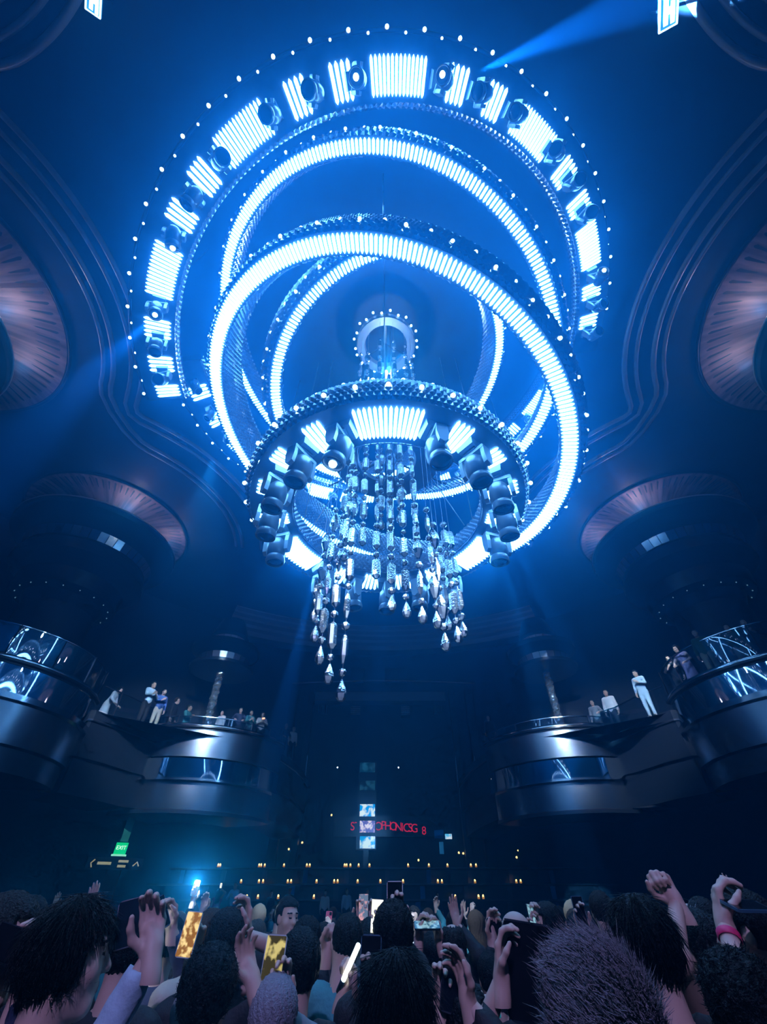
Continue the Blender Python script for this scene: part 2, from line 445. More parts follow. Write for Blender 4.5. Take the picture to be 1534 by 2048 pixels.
def glass_rail(path, sx, label, h=1.1, refl=.22, posts=6, inset=-.12, thick=.03, up=.0):
    t = thing('glass_railing', label, 'railing', (0, 0, up)); P = mir(path, sx)
    b = MB(); ribbon(b, P, [(inset, ZB + .13), (inset, ZB + h), (inset - .02, ZB + h), (inset - .02, ZB + .13)]); b.build('glass_panel', glass_pane('pane_glass_%d' % int(refl * 100), refl), t, 60)
    b = MB(); ribbon(b, P, [(inset + .025, ZB + h), (inset + .025, ZB + h + thick), (inset - .045, ZB + h + thick), (inset - .045, ZB + h), (inset + .025, ZB + h)]); b.build('top_rail', m_chrome, t, 40)
    for i in range(posts + 1):
        q = i / posts * (len(P) - 1); j = min(int(q), len(P) - 2); u = q - j
        x = P[j][0] * (1 - u) + P[j + 1][0] * u; y = P[j][1] * (1 - u) + P[j + 1][1] * u
        b = MB(); d = Vector((-x, 9 - y, 0)).normalized() * inset
        b.box((x + d.x * -1 * 0 + d.x, y + d.y, ZB + .05 + h / 2), (.03, .03, h + .02)); b.build('post', m_brushdark, t)
    return t
for sx in (-1, 1):
    nm = 'left' if sx < 0 else 'right'; edge = 'left' if sx < 0 else 'right'
    bay(bay2, sx, 'rounded metal and mirror balcony bay at the %s edge, under the glass front' % edge, deep=2)
    bay(bay3, sx, 'rounded metal and mirror balcony bay below the sparkling column on the %s' % nm)
    soffit(bay2[-1:] + rec + bay3[:1], sx, 'dark recessed balcony front between the two rounded bays on the %s' % nm)
    soffit(bay3[-1:] + inner, sx, 'dark balcony front running back to the rear wall on the %s' % nm)
    soffit(outerp + bay2[:1], sx, 'dark balcony front running out of the photo on the far %s' % nm)
    glass_rail(bay2, sx, 'tall glass balcony front mirroring the light rings at the %s edge' % edge, 1.15,   .55 if sx < 0 else .14, 5, up=.33)
    glass_rail(bay2[-1:] + rec + bay3[:1], sx, 'low glass railing before the standing guests on the %s balcony' % nm, .98, .08, 3)
    glass_rail(bay3, sx, 'low glass railing round the bay below the sparkling column on the %s' % nm, .45, .12, 7, up=.33)
    # floor slab of the balcony
    P = outerp + bay2 + rec + bay3 + inner
    P = [(p[0], p[1]) for p in P]
    wallp = [(RC[0] + (RW - .05) * math.cos(R_(a)), RC[1] + (RW - .05) * math.sin(R_(a))) for a in np.linspace(103, 178, 24)]
    poly = P + wallp
    mb = MB(); vs = [(x * -sx, y, ZB) for x, y in poly] + [(x * -sx, y, ZB - .25) for x, y in poly]; n = len(poly)
    mb.add(vs, [tuple(range(n)), tuple(range(2 * n - 1, n - 1, -1))])
    o = mb.build('balcony_floor', m_black); tag(o, 'dark balcony floor slab on the %s side of the hall' % nm, 'balcony floor')
    o['kind'] = 'structure'
    # brown timber post between bays
    mb = MB(); q_ = WY(126, 1500, 17.3); mb.box((sx * -q_.x, 17.3, CZ + 3.75), (.3, .3, 1.5), taper=1.15); o = mb.build('support_post', mat('brown_post', (.30, .19, .12), .5), None); tag(o, 'short brown post beside the rounded bay under the %s balcony' % nm, 'post')

# sparkling crystal columns with capitals above the inner bays
def crystal_mesh():
    mb = MB(); n = 11; z0, z1 = CZ + 5.5, CZ + 9.95; rows = 44
    r0 = random.Random(3); vs = []
    for j in range(rows + 1):
        for i in range(n):
            a = 2 * PI * (i + .5 * (j % 2)) / n; r = .20 + r0.uniform(-.04, .045)
            vs.append((r * math.cos(a), r * math.sin(a), z0 + (z1 - z0) * j / rows))
    fs = []
    for j in range(rows):
        for i in range(n):
            a = j * n + i; b = j * n + (i + 1) % n; fs += [(a, b, b + n), (a, b + n, a + n)]
    mb.add(vs, fs); return mb
for sx in (-1, 1):
    nm = 'left' if sx < 0 else 'right'
    cx = sx * 9.37; cy = 23.7
    t = thing('crystal_column', 'slim sparkling crystal clad column on the %s balcony under a mirrored capital' % nm, 'column', (cx, cy, 0))
    crystal_mesh().build('crystal_cladding', mat('crystal_facets', (.9, .96, 1), .10, .92), t)
    mb = MB(); M = Matrix.Diagonal((.7, .7, 1, 1))
    mb.lathe([(.3, CZ + 9.87), (2.5, CZ + 9.90), (2.55, CZ + 10.05), (1.9, CZ + 10.07), (1.9, CZ + 10.60), (2.2, CZ + 10.65), (2.75, CZ + 10.95), (2.75, CZ + 11.20), (1.3, CZ + 11.25), (1.25, CZ + 11.85), (1.6, CZ + 11.95), (1.0, CZ + 13.05)], 40, 0); o = mb.build('capital', m_black, t, 35); o.scale = (.7, .7, 1)
    for nm2, r, za, zb, seg in (('mirror_band', 1.36, 10.11, 10.55, 22), ('upper_mirror_band', .95, 11.29, 11.77, 16)):
        mb = MB()
        for i in range(seg):
            a0 = 2 * PI * i / seg; a1 = a0 + 2 * PI / seg * .95
            mb.add([(r * math.cos(a0), r * math.sin(a0), CZ + za), (r * math.cos(a1), r * math.sin(a1), CZ + za), ((r + .09) * math.cos(a1), (r + .09) * math.sin(a1), CZ + zb), ((r + .09) * math.cos(a0), (r + .09) * math.sin(a0), CZ + zb)], [(0, 1, 2, 3)])
        mb.build(nm2, mat('mirror_soft', (.75, .85, .95), .36, 1.0), t)
# ------------------------------------------------------------------ the chandelier: tilted rings of light
def frame(c, a, b):
    n = Vector((a, b, 1)).normalized(); ex = (Vector((1, 0, 0)) - n * n.x).normalized(); ey = n.cross(ex)
    M = Matrix((ex, ey, n)).transposed().to_4x4(); M.translation = Vector((c[0], c[1], c[2] + CZ)); return M
def net(profile, N, amp, a0=0, a1=2 * PI, sub=1):
    """net of raised diamonds over a lathed profile [(r,z)]"""
    full = abs(a1 - a0 - 2 * PI) < 1e-6
    P = [Vector((r, z)) for r, z in profile]; k = len(P)
    nrm = []
    for j in range(k):
        t = (P[min(k - 1, j + 1)] - P[max(0, j - 1)]).normalized(); nrm.append(Vector((t.y, -t.x)))
    m = N if full else N + 1; mb = MB(); vs = []
    for i in range(m):
        a = a0 + (a1 - a0) * i / N
        for j in range(k):
            d = amp if (i + j) % 2 == 0 else 0
            q = P[j] + nrm[j] * d; vs.append((q.x * math.cos(a), q.x * math.sin(a), q.y))
    fs = []
    for i in range(N):
        ii = (i + 1) % m
        for j in range(k - 1):
            a, b, c, d = i * k + j, ii * k + j, ii * k + j + 1, i * k + j + 1
            if (i + j) % 2 == 0: fs += [(a, b, d), (b, c, d)]
            else: fs += [(a, b, c), (a, c, d)]
    mb.add(vs, fs); return mb
def resample(prof, k):
    P = [Vector(p) for p in prof]; L = [0]
    for a, b in zip(P, P[1:]): L.append(L[-1] + (b - a).length)
    out = []
    for i in range(k):
        s = L[-1] * i / (k - 1)
        for j in range(len(P) - 1):
            if s <= L[j + 1] + 1e-9:
                u = (s - L[j]) / max(1e-9, L[j + 1] - L[j]); q = P[j].lerp(P[j + 1], u); out.append((q.x, q.y)); break
    return out
def led_bar(mb, ang, r0, r1, w, z, h=.02):
    """one pointed bar of light, lying radially"""
    c, s = math.cos(ang), math.sin(ang); w0 = w; e = min(.05, (r1 - r0) * .14)
    pts = [(r0, 0), (r0 + e, w0), (r1 - e, w0), (r1, 0), (r1 - e, -w0), (r0 + e, -w0)]
    vs = [(r * c - t * s, r * s + t * c, z - h) for r, t in pts] + [(r * c - t * s, r * s + t * c, z) for r, t in pts]
    mb.add(vs, [tuple(range(6))] + [(i, i + 6, (i + 1) % 6 + 6, (i + 1) % 6) for i in range(6)])
bulb_me = None
def bulb(parent, loc, k=1.0):
    global bulb_me
    if bulb_me is None:
        b = MB(); b.sphere((0, 0, 0), .042, 8, 5); bulb_me = b.build('bulb', m_bulb(), parent, True); o = bulb_me; bulb_me = o.data; o.location = loc; o.scale = (k, k, k); return o
    o = link('bulb', bulb_me, parent, loc); o.scale = (k, k, k); return o
def cable(parent, p0, p1, r=.012):
    b = MB(); b.tube([p0, p1], r, 5); return b.build('cable', m_wire, parent, True)

def light_ring(c, a, b, Ro, Ri, H, label, nbars, nbulb, nscale, top_lift=1.0):
    nrow = 2 * int(H / .105) + 1
    M = frame(c, a, b); t = thing('chandelier_ring', label, 'chandelier ring', M=M)
    mb = MB(); mb.lathe([(Ro, 0), (Ri, 0)], 120); mb.build('face_plate', m_face, t, True)
    mb = MB()
    for i in range(nbars):
        an = 2 * PI * i / nbars; led_bar(mb, an, Ri + .03, Ro - .03, 2 * PI * .5 * (Ro + Ri) / nbars * .28, -.005)
    mb.build('led_band', m_led(), t)
    outer = resample([(Ro, 0), (Ro + .05, .03), (Ro + .10, .12), (Ro + .11, .22), (Ro + .10, H * .7), (Ro - .02, H), (Ro - .12, H + .03)], nrow)
    net(outer, nscale, .03).build('scale_trim', m_scale, t)
    inner = resample([(Ri + .06, H + .03), (Ri, H), (Ri - .02, H * .5), (Ri, 0)], nrow)
    net(inner, nscale, .028).build('inner_scale_trim', m_scale, t)
    mb = MB(); mb.lathe([(Ri + .05, H + .02), (Ro - .1, H + .02)], 90); mb.build('top_plate', m_dark, t, True)
    for i in range(nbulb):
        an = 2 * PI * (i + .35) / nbulb; zz = .16 if i % 2 else .27; rr = Ro + (.125 if i % 2 else .11)
        bulb(t, (rr * math.cos(an), rr * math.sin(an), zz), .8)
    Mi = M.inverted()
    for i in range(3):
        an = 2 * PI * i / 3 + .5; p = M @ Vector(((Ro - .2) * math.cos(an), (Ro - .2) * math.sin(an), H)); q = Vector((p.x, p.y, HC - .02))
        cable(t, Mi @ p, Mi @ q)
    return t
light_ring((-.256, 6.047, 11.732), .357, .008, 5.2, 4.867, .60, 'highest full ring of white light, just inside the outer half ring', 330, 84, 420)
light_ring((-.202, 6.24, 8.067), .359, -.007, 4.5, 4.133, .85, 'lowest and largest looking full ring of white light, around the net covered chandelier', 320, 72, 400)
light_ring((.33, 6.0, 10.733), -.401, -.013, 3.5, 3.195, .65, 'smallest full ring of white light, behind the top of the net covered chandelier', 236, 62, 300)

# outer half rings carrying panels and moving heads
def half_ring(c, a, b, Ro, Ri, d0, d1, label, panels, flip=False):
    M = frame(c, a, b); t = thing('chandelier_half_ring', label, 'chandelier ring', M=M)
    A0, A1 = R_(d0), R_(d1)
    mb = MB(); mb.lathe([(Ro + .1, .02), (Ro, 0), (Ri, 0)], 110, 0, None, A0, A1); mb.build('face_plate', m_face, t, True)
    mb = MB(); mb.lathe([(Ri + .03, .4), (Ro - .05, .42), (Ro + .1, .3), (Ro + .1, .02)], 110, 0, None, A0, A1); mb.build('back_shell', m_dark, t, True)
    for A in (A0, A1):
        mb = MB(); q = [(Ri, 0), (Ro + .1, .02), (Ro + .1, .3), (Ro - .05, .42), (Ri, .4)]
        mb.add([(r * math.cos(A), r * math.sin(A), z) for r, z in q], [tuple(range(5))]); mb.build('end_cap', m_dark, t)
    for an, half, nb in panels:
        mb = MB()
        for i in range(nb):
            x = R_(an + half * (2 * (i + .5) / nb - 1)); led_bar(mb, x, Ri + .12, Ro - .16, R_(half * 2 / nb) * .5 * (Ro + Ri) * .30, -.005)
        mb.build('led_panel', m_led(), t)
    net(resample([(Ri, .40), (Ri - .05, .25), (Ri - .05, .1), (Ri - .01, -.02), (Ri + .04, -.04)], 7), 300, .02, A0, A1).build('rope_trim', m_scale, t)
    n = 58
    for i in range(n):
        x = A0 + (A1 - A0) * (i + .5) / n; r = Ro + (.13 if i % 2 else .2)
        bulb(t, (r * math.cos(x), r * math.sin(x), .1), .62 if i % 2 else .95)
    mb = MB(); mb.tube([((Ro + .16) * math.cos(A0 + (A1 - A0) * i / 90), (Ro + .16) * math.sin(A0 + (A1 - A0) * i / 90), .14) for i in range(91)], .04, 5); mb.build('bulb_rail', m_dark, t, True)
    Mi = M.inverted()
    for i in range(4):
        an = A0 + (A1 - A0) * (i + .5) / 4; p = M @ Vector(((Ro - .4) * math.cos(an), (Ro - .4) * math.sin(an), .4)); q = Vector((p.x, p.y, HC - .02))
        cable(t, Mi @ p, Mi @ q)
    return t, M
pan = []
for k in range(6):
    w = -150 + 30 * k
    for an, half, nb in ((w, 5.2, 14), (w + 11.4, 2.0, 4), (w + 19.6, 2.0, 4)):
        if -178 <= an <= -1: pan.append((an, half, nb))
pan += [(-170.2, 2.0, 4), (-162, 2.2, 5), (-176.9, 1.6, 4)]
AF = ((.303, 6.501, 12.035), -.244, .052)
AB = ((.6, 5.6, 13.3), -.30, .10)
HEADS_F = [-98.1, -106, -114.2, -126.1, -133.9, -141.9, -156.6, -164.4, -172.3, -82.2, -74.4, -66, -54.6, -46.7, -38.6, -22.9, -15.6, -7.9]
half_front, MF = half_ring(*AF, 7.0, 6.108, -179.2, -1.2, 'big outer half ring with light panels and lamps, along the top of the photo', pan)
panb = [(w + d, h, n) for w in (30, 60, 90, 120, 150) for d, h, n in ((0, 5, 13), (11, 2, 4), (19.5, 2, 4)) if w + d < 178] + [(10, 2, 4), (19.5, 2, 4)]
half_back, MBk = half_ring(*AB, 7.0, 6.15, 2, 178, 'far outer half ring, raised higher, seen behind the other rings', panb)

# moving head spotlight
def mh_proto(lit, pan_a, tilt_a, s, name='moving_head_light'):
    t = bpy.data.objects.new(name, None); COL.objects.link(t); t.empty_display_size = .1
    b = MB(); b.box((0, 0, -.045 * s), (.34 * s, .26 * s, .09 * s), taper=1.15); b.box((0, 0, -.1 * s), (.2 * s, .2 * s, .04 * s)); b.build('base', m_lampbody, t)
    Mp = Matrix.Rotation(pan_a, 4, 'Z')
    b = MB(); b.box((0, 0, -.15 * s), (.42 * s, .16 * s, .06 * s), M=Mp); b.build('yoke_bridge', m_lamparm, t)
    for sd in (-1, 1):
        b = MB(); pr = [(-.075, -.13), (.075, -.13), (.085, -.3), (.06, -.46), (0, -.50), (-.06, -.46), (-.085, -.3)]
        vs = [Mp @ Vector((sd * .19 * s - .03 * s, y * s, z * s)) for y, z in pr] + [Mp @ Vector((sd * .19 * s + .03 * s, y * s * .9, z * s)) for y, z in pr]
        n = len(pr); b.add(vs, [tuple(range(n))[::-1], tuple(range(n, 2 * n))] + [(i, (i + 1) % n, (i + 1) % n + n, i + n) for i in range(n)]); b.build('yoke_arm', m_lamparm, t)
    Mh = Mp @ Matrix.Translation((0, 0, -.40 * s)) @ Matrix.Rotation(tilt_a, 4, 'X')
    b = MB(); b.lathe([(.001, .20 * s), (.09 * s, .19 * s), (.135 * s, .13 * s), (.15 * s, .02 * s), (.15 * s, -.10 * s), (.135 * s, -.14 * s), (.15 * s, -.17 * s), (.158 * s, -.22 * s), (.15 * s, -.26 * s), (.13 * s, -.262 * s), (.125 * s, -.235 * s)], 24, 0, Mh); b.build('lamp_head', m_lampbody, t, 35)
    b = MB(); b.lathe([(.125 * s, -.236 * s), (.09 * s, -.247 * s), (.04 * s, -.252 * s), (.001, -.253 * s)], 24, 0, Mh); b.build('lens', m_lens, t, True)
    if lit:
        b = MB(); b.sphere(Mh @ Vector((0, 0, -.262 * s)), .055 * s, 10, 6); b.build('lit_bulb', m_lens_on, t, True)
    return t
def place_head(M, r, deg, s, pan_a, tilt_a, lit, label, group, z=-.01):
    t = mh_proto(lit, pan_a, tilt_a, s)
    a = R_(deg); t.matrix_world = M @ (Matrix.Translation((r * math.cos(a), r * math.sin(a), z)) @ Matrix.Rotation(a + PI / 2, 4, 'Z'))
    return tag(t, label, 'spotlight', group)
rr = random.Random(5)
left = sorted([d for d in HEADS_F if d < -90], reverse=True); right = sorted([d for d in HEADS_F if d > -90])
lit_f = {-98.1, -82.2, -156.6, -22.9, -144}
for side, lst in (('left', left), ('right', right)):
    for i, d in enumerate(lst):
        lit = d in lit_f or d == -141.9
        tl = rr.uniform(-.5, .9) if side == 'left' else rr.uniform(.5, 1.1)
        place_head(MF, 6.52, d, 1.05, PI / 2 + rr.uniform(-.5, .5) if side == 'left' else PI / 2 + rr.uniform(-.3, .3), tl, lit,
                   '%s lamp %s from the wide top panel on the near outer half ring' % (ORD[i + 1] + (' lit' if lit else ' unlit'), side + 'ward'), 'moving lamps on the big outer half ring')
for i, d in enumerate([14.5, 24, 35, 45, 55, 66, 75, 85, 96, 105, 115, 126, 135, 145, 156, 164, 172]):
    place_head(MBk, 6.55, d, .8, rr.uniform(0, 3), rr.uniform(-.6, .6), False, '%s lamp from the right hand end of the far raised half ring' % ORD[i + 1], 'moving lamps on the far half ring')

# ------------------------------------------------------------------ net covered chandelier with its crystals
EC = (.08, 6.37)
ME = Matrix.Translation((EC[0], EC[1], CZ + 5.92))
t = thing('chandelier', 'net covered round chandelier with panels of light hanging lowest in the middle', 'chandelier', M=ME)
chand = t
mb = MB(); mb.lathe([(2.80, 0), (1.95, 0)], 100); mb.build('face_plate', m_face, t, True)
for an in [-90, 30, 150]:
    mb = MB()
    for i in range(14): led_bar(mb, R_(an + 13.6 * (2 * (i + .5) / 14 - 1)), 2.05, 2.68, .026, -.005)
    mb.build('led_panel', m_led(), t)
    for off in (30, 50, 70, 90):
        mb = MB()
        for i in range(4): led_bar(mb, R_(an + off + 4.4 * (2 * (i + .5) / 4 - 1)), 2.06, 2.68, .027, -.005)
        mb.build('led_panel', m_led(), t)
net(resample([(2.80, -.01), (2.87, .06), (2.92, .2), (2.92, .36), (2.86, .52), (2.74, .66), (2.55, .76), (2.35, .8)], 17), 300, .03).build('net_trim', m_net, t)
net(resample([(2.1, .62), (2.0, .45), (1.95, .2), (1.94, 0), (1.96, -.02)], 11), 200, .025).build('inner_net_trim', m_net, t)
mb = MB(); mb.tube([(1.94 * math.cos(2 * PI * i / 100), 1.94 * math.sin(2 * PI * i / 100), -.012) for i in range(100)], .018, 6, 0, True); mb.build('inner_edge', m_chrome, t, True)
mb = MB(); mb.lathe([(2.08, .6), (2.35, .79)], 80); mb.build('top_plate', m_dark, t, True)
for i in range(34):
    an = 2 * PI * (i + .5) / 34
    bulb(t, (2.95 * math.cos(an), 2.95 * math.sin(an), .20)); an += PI / 34
    bulb(t, (2.80 * math.cos(an), 2.80 * math.sin(an), .62))
# canopies the strands hang from, centre rod, cables
mb = MB(); mb.lathe([(.70, 1.9), (1.28, 1.9), (1.30, 1.96), (1.26, 2.02), (.68, 2.02), (.70, 1.9)], 60); mb.build('crystal_canopy', mat('canopy_frosted', (.28, .36, .46), .4, .2), t, 40)
mb = MB(); mb.lathe([(.72, 8.0), (.98, 8.0), (1.0, 8.05), (1.0, 8.25), (.70, 8.25), (.72, 8.0)], 60); mb.build('upper_canopy', mat('canopy_frosted'), t, 40)
for i in range(24):
    an = 2 * PI * (i + .5) / 24; r = 1.06 if i % 2 else 1.1
    bulb(t, (r * math.cos(an), r * math.sin(an), 8.05 + (.1 if i % 2 else .22)))
mb = MB(); mb.tube([(0, 0, .9), (0, 0, HC - .02 - ME.translation.z)], .045, 8); mb.tube([(.16, 0, .9), (.16, 0, HC - .02 - ME.translation.z)], .02, 6); mb.build('centre_rod', m_lampbody, t, True)
for i in range(3):
    a = 2 * PI * i / 3 + .5
    b = MB(); b.box((.99 * math.cos(a), .99 * math.sin(a), 1.96), (1.5, .04, .03), M=Matrix.Rotation(a, 4, 'Z')); b.build('canopy_arm', m_dark, t)
    b = MB(); b.tube([(2.1 * math.cos(a), 2.1 * math.sin(a), .7), (1.25 * math.cos(a), 1.25 * math.sin(a), 2.0)], .012, 5); b.build('stay_cable', m_wire, t)
    b = MB(); b.box((.5 * math.cos(a), .5 * math.sin(a), 8.15), (.95, .05, .04), M=Matrix.Rotation(a, 4, 'Z')); b.build('canopy_arm', m_dark, t)
    cable(t, (2.4 * math.cos(a), 2.4 * math.sin(a), .78), (2.4 * math.cos(a), 2.4 * math.sin(a), HC - .02 - ME.translation.z))
EH = [(-110, .5, 1), (-130, .35, 0), (-150, .3, 0), (-170, .25, 0), (170, .2, 0), (-70, -.2, 0), (-50, -.35, 0), (-30, -.3, 0), (-10, -.3, 0), (10, -.2, 0), (110, .2, 0), (90, 0, 0), (70, -.2, 0), (130, .1, 0), (50, -.1, 0)]
names = {-110: 'lit lamp left of the front panel of the net covered chandelier', -70: 'dark lamp right of the front panel of the net covered chandelier',
 -130: 'second lamp leftward from the front panel of the net covered chandelier', -150: 'third lamp to the left of the front panel on the net covered chandelier',
 -170: 'fourth lamp to the left of the front panel on the net covered chandelier', 170: 'lamp just above the lower left wide panel of the net covered chandelier',
 -50: 'second lamp to the right of the front panel on the net covered chandelier', -30: 'third lamp to the right of the front panel on the net covered chandelier',
 -10: 'fourth lamp to the right of the front panel on the net covered chandelier', 10: 'lamp just above the lower right wide panel of the net covered chandelier',
 110: 'left one of three lamps at the far lower rim of the net covered chandelier', 90: 'middle one of three lamps at the far lower rim of the net covered chandelier', 70: 'right one of three lamps at the far lower rim of the net covered chandelier',
 130: 'lamp below the lower left wide panel of the net covered chandelier', 50: 'lamp below the lower right wide panel of the net covered chandelier'}
for d, tl, lit in EH:
    place_head(ME, 2.33, d, 1.25, PI / 2 + rr.uniform(-.25, .25), tl * .6, lit, names[d], 'moving lamps on the net covered chandelier')

# crystals
def cr_mat():
    m = bpy.data.materials.new('cut_crystal'); m.use_nodes = True; nt = m.node_tree; nt.nodes.clear(); L = nt.links.new
    o = nt.nodes.new('ShaderNodeOutputMaterial'); mx = nt.nodes.new('ShaderNodeMixShader'); mx2 = nt.nodes.new('ShaderNodeMixShader')
    tr = nt.nodes.new('ShaderNodeBsdfTransparent'); tr.inputs[0].default_value = (.80, .90, 1, 1)
    tl = nt.nodes.new('ShaderNodeBsdfTranslucent'); tl.inputs[0].default_value = (1, 1, 1, 1)
    gl = nt.nodes.new('ShaderNodeBsdfGlossy'); gl.inputs['Roughness'].default_value = .2
    n = nt.nodes.new('ShaderNodeTexVoronoi'); n.inputs['Scale'].default_value = 34
    bp = nt.nodes.new('ShaderNodeBump'); bp.inputs['Strength'].default_value = .35; bp.inputs['Distance'].default_value = .01
    lw = nt.nodes.new('ShaderNodeLayerWeight'); lw.inputs[0].default_value = .45
    tc = nt.nodes.new('ShaderNodeTexCoord'); L(tc.outputs['Object'], n.inputs['Vector']); L(n.outputs['Distance'], bp.inputs['Height']); L(bp.outputs[0], gl.inputs['Normal'])
    df = nt.nodes.new('ShaderNodeBsdfDiffuse'); df.inputs[0].default_value = (.95, .98, 1, 1); mx3 = nt.nodes.new('ShaderNodeMixShader'); mx3.inputs[0].default_value = .6
    L(tl.outputs[0], mx3.inputs[1]); L(df.outputs[0], mx3.inputs[2])
    mx.inputs[0].default_value = .8
    L(tr.outputs[0], mx.inputs[1]); L(mx3.outputs[0], mx.inputs[2]); mm = nt.nodes.new('ShaderNodeMath'); mm.operation = 'MAXIMUM'; mm.inputs[1].default_value = .24; L(lw.outputs['Fresnel'], mm.inputs[0]); L(mm.outputs[0], mx2.inputs[0]); L(mx.outputs[0], mx2.inputs[1]); L(gl.outputs[0], mx2.inputs[2]); L(mx2.outputs[0], o.inputs['Surface'])
    return m
m_crystal = cr_mat()
def cmesh(prof, n, name, wk=1.1):
    prof = [(r * wk, z) for r, z in prof]; b = MB(); b.lathe(prof, n); me = bpy.data.meshes.new(name); me.from_pydata(b.v, [], b.f); me.materials.append(m_crystal); me.update(); return me
C_BALL = cmesh([(.001, .055), (.03, .05), (.058, .025), (.062, 0), (.058, -.025), (.03, -.05), (.001, -.055)], 8, 'crystal_ball', .92)
C_PRISM = cmesh([(.001, .21), (.022, .205), (.062, .15), (.064, -.15), (.022, -.205), (.001, -.21)], 8, 'crystal_prism')
C_BARREL = cmesh([(.001, .20), (.03, .195), (.06, .12), (.082, .04), (.082, -.04), (.06, -.12), (.03, -.195), (.001, -.20)], 8, 'crystal_barrel')
C_DROP = cmesh([(.001, .15), (.015, .13), (.038, .07), (.068, .0), (.078, -.05), (.066, -.1), (.035, -.13), (.001, -.138)], 10, 'crystal_drop', .92)
C_SPEAR = cmesh([(.001, .21), (.02, .2), (.042, .1), (.045, -.1), (.02, -.2), (.001, -.21)], 6, 'crystal_spear')
def strand(x, y, ztop, zbot, label, seed, group, first=0.0, end='drop', s=1.0):
    r = random.Random(seed); t = thing('crystal_strand', label, 'crystal strand', (x, y, ztop), r.uniform(0, 3), group)
    b = MB(); b.tube([(0, 0, 0), (0, 0, zbot - ztop + .1)], .004, 4); b.build('wire', m_wire, t)
    z = zbot - ztop
    if end == 'drop': o = link('crystal_drop', C_DROP, t, (0, 0, z + .14)); z += .31
    elif end == 'prism': o = link('crystal_prism', C_PRISM, t, (0, 0, z + .21)); z += .44
    k = 0
    while z < -.15 - first:
        o = link('crystal_ball', C_BALL, t, (0, 0, z + .055)); o.rotation_euler = (r.uniform(-.3, .3), r.uniform(-.3, .3), 0); sc0 = r.uniform(.85, 1.15); o.scale = (sc0, sc0, sc0); z += .17
        if z > -.45 - first: break
        me = r.choice([C_PRISM, C_PRISM, C_BARREL, C_SPEAR]); o = link(me.name.split('.')[0], me, t, (0, 0, z + .21)); o.rotation_euler = (r.uniform(-.04, .04), r.uniform(-.04, .04), r.uniform(0, 2)); z += .49
    return t
def on_cyl(px, py, r, near=True):
    d = ray(px, py); A = d[0] ** 2 + d[1] ** 2; B = -2 * (d[0] * EC[0] + d[1] * EC[1]); Cc = EC[0] ** 2 + EC[1] ** 2 - r * r
    D = B * B - 4 * A * Cc
    k = (-B + (-1 if near else 1) * math.sqrt(max(0, D))) / (2 * A); return Vector(d * k + np.array([0, 0, CZ]))
ZCAN = CZ + 7.82
S_LEFT = [(681, 1404), (656, 1369), (638, 1330), (628, 1285), (627, 1244)]
S_RIGHT = [(893, 1303), (918, 1287), (929, 1275), (876, 1258), (899, 1262)]
for i, (px, py) in enumerate(S_LEFT):
    p = on_cyl(px, py, 1.2); strand(p.x, p.y, ZCAN, p.z, ['longest crystal strand of all, ending lowest in the left cluster', 'second longest crystal strand, just left of the longest one', 'third lowest crystal strand of the left cluster', 'fourth lowest crystal strand of the left cluster', 'outermost and shortest crystal strand at the left edge of the left cluster'][i], i + 1, 'crystal strands of the left cluster', [1.5, 1.7, 1.9, 2.4, 2.9][i])
for i, (px, py) in enumerate(S_RIGHT):
    p = on_cyl(px, py, 1.2 if i != 4 else 1.0); strand(p.x, p.y, ZCAN, p.z, ['lowest ending crystal strand of the right cluster', 'second lowest crystal strand of the right cluster', 'outermost crystal strand at the right edge of the right cluster', 'innermost crystal strand at the left edge of the right cluster', 'crystal strand in the middle of the right cluster behind the others'][i], 20 + i, 'crystal strands of the right cluster', 2.35)
MID = [(784, 1223, .85, True, 'drop'), (814, 1237, .9, True, 'drop'), (846, 1248, 1.15, True, 'drop'), (752, 1158, .8, True, 'prism'), (724, 1092, 1.0, True, 'prism'), (762, 1060, .75, True, 'drop'), (800, 1045, .75, True, 'drop'), (693, 1086, 1.2, True, 'prism'), (687, 1123, 1.2, True, 'drop'), (834, 1085, .8, True, 'prism'), (781, 1075, .74, True, 'prism')]
MID.sort()
for i, (px, py, r, near, end) in enumerate(MID):
    p = on_cyl(px, py, r, near); strand(p.x, p.y, ZCAN, p.z, '%s crystal strand from the left in the shorter group between two long clusters' % ORD[i + 1], 40 + i, 'crystal strands of the middle group', 0.0, end)
for i in range(13):
    a = 2 * PI * (i + .3) / 13; r0 = random.Random(i)
    strand(EC[0] + .85 * math.cos(a), EC[1] + .85 * math.sin(a), CZ + 13.92, CZ + 13.92 - r0.uniform(4.0, 4.8), 'short crystal strand in the cylinder of strands below the small bulb ring', 80 + i, 'crystal strands under the small bulb ring', r0.uniform(.6, 1.4))
# ------------------------------------------------------------------ rear wall, tiers, signs
def quad_box(mb, x0, x1, y, z0, z1, d=.1, mi=0):
    mb.box(((x0 + x1) / 2, y, (z0 + z1) / 2), (x1 - x0, d, z1 - z0), mi)
YB = 30.6
def rect(px0, py0, px1, py1, y=YB):
    a = WY(px0, py0, y); b = WY(px1, py1, y); return a.x, b.x, b.z, a.z   # x0,x1,zlow,zhigh
m_soff = mat('soffit_paint', (.42, .52, .62), .4, .1)
m_vent = mat('vent_white', (.8, .88, .95), .45, .1)
mb = MB(); x0, x1, z0, z1 = rect(630, 1384, 891, 1402, YB - .6); mb.box(((x0 + x1) / 2, YB - .25, (z0 + z1) / 2), (x1 - x0, .8, z1 - z0)); struct('trim_6', mb, m_soff)
mb = MB()
mb.tube([(-7.5 + 15 * i / 30, YB - .2 - 1.1 * (1 - ((i - 15) / 15) ** 2) * .6, WY(700, 1371, YB).z) for i in range(31)], .05, 6); struct('trim_7', mb, m_mold, True)
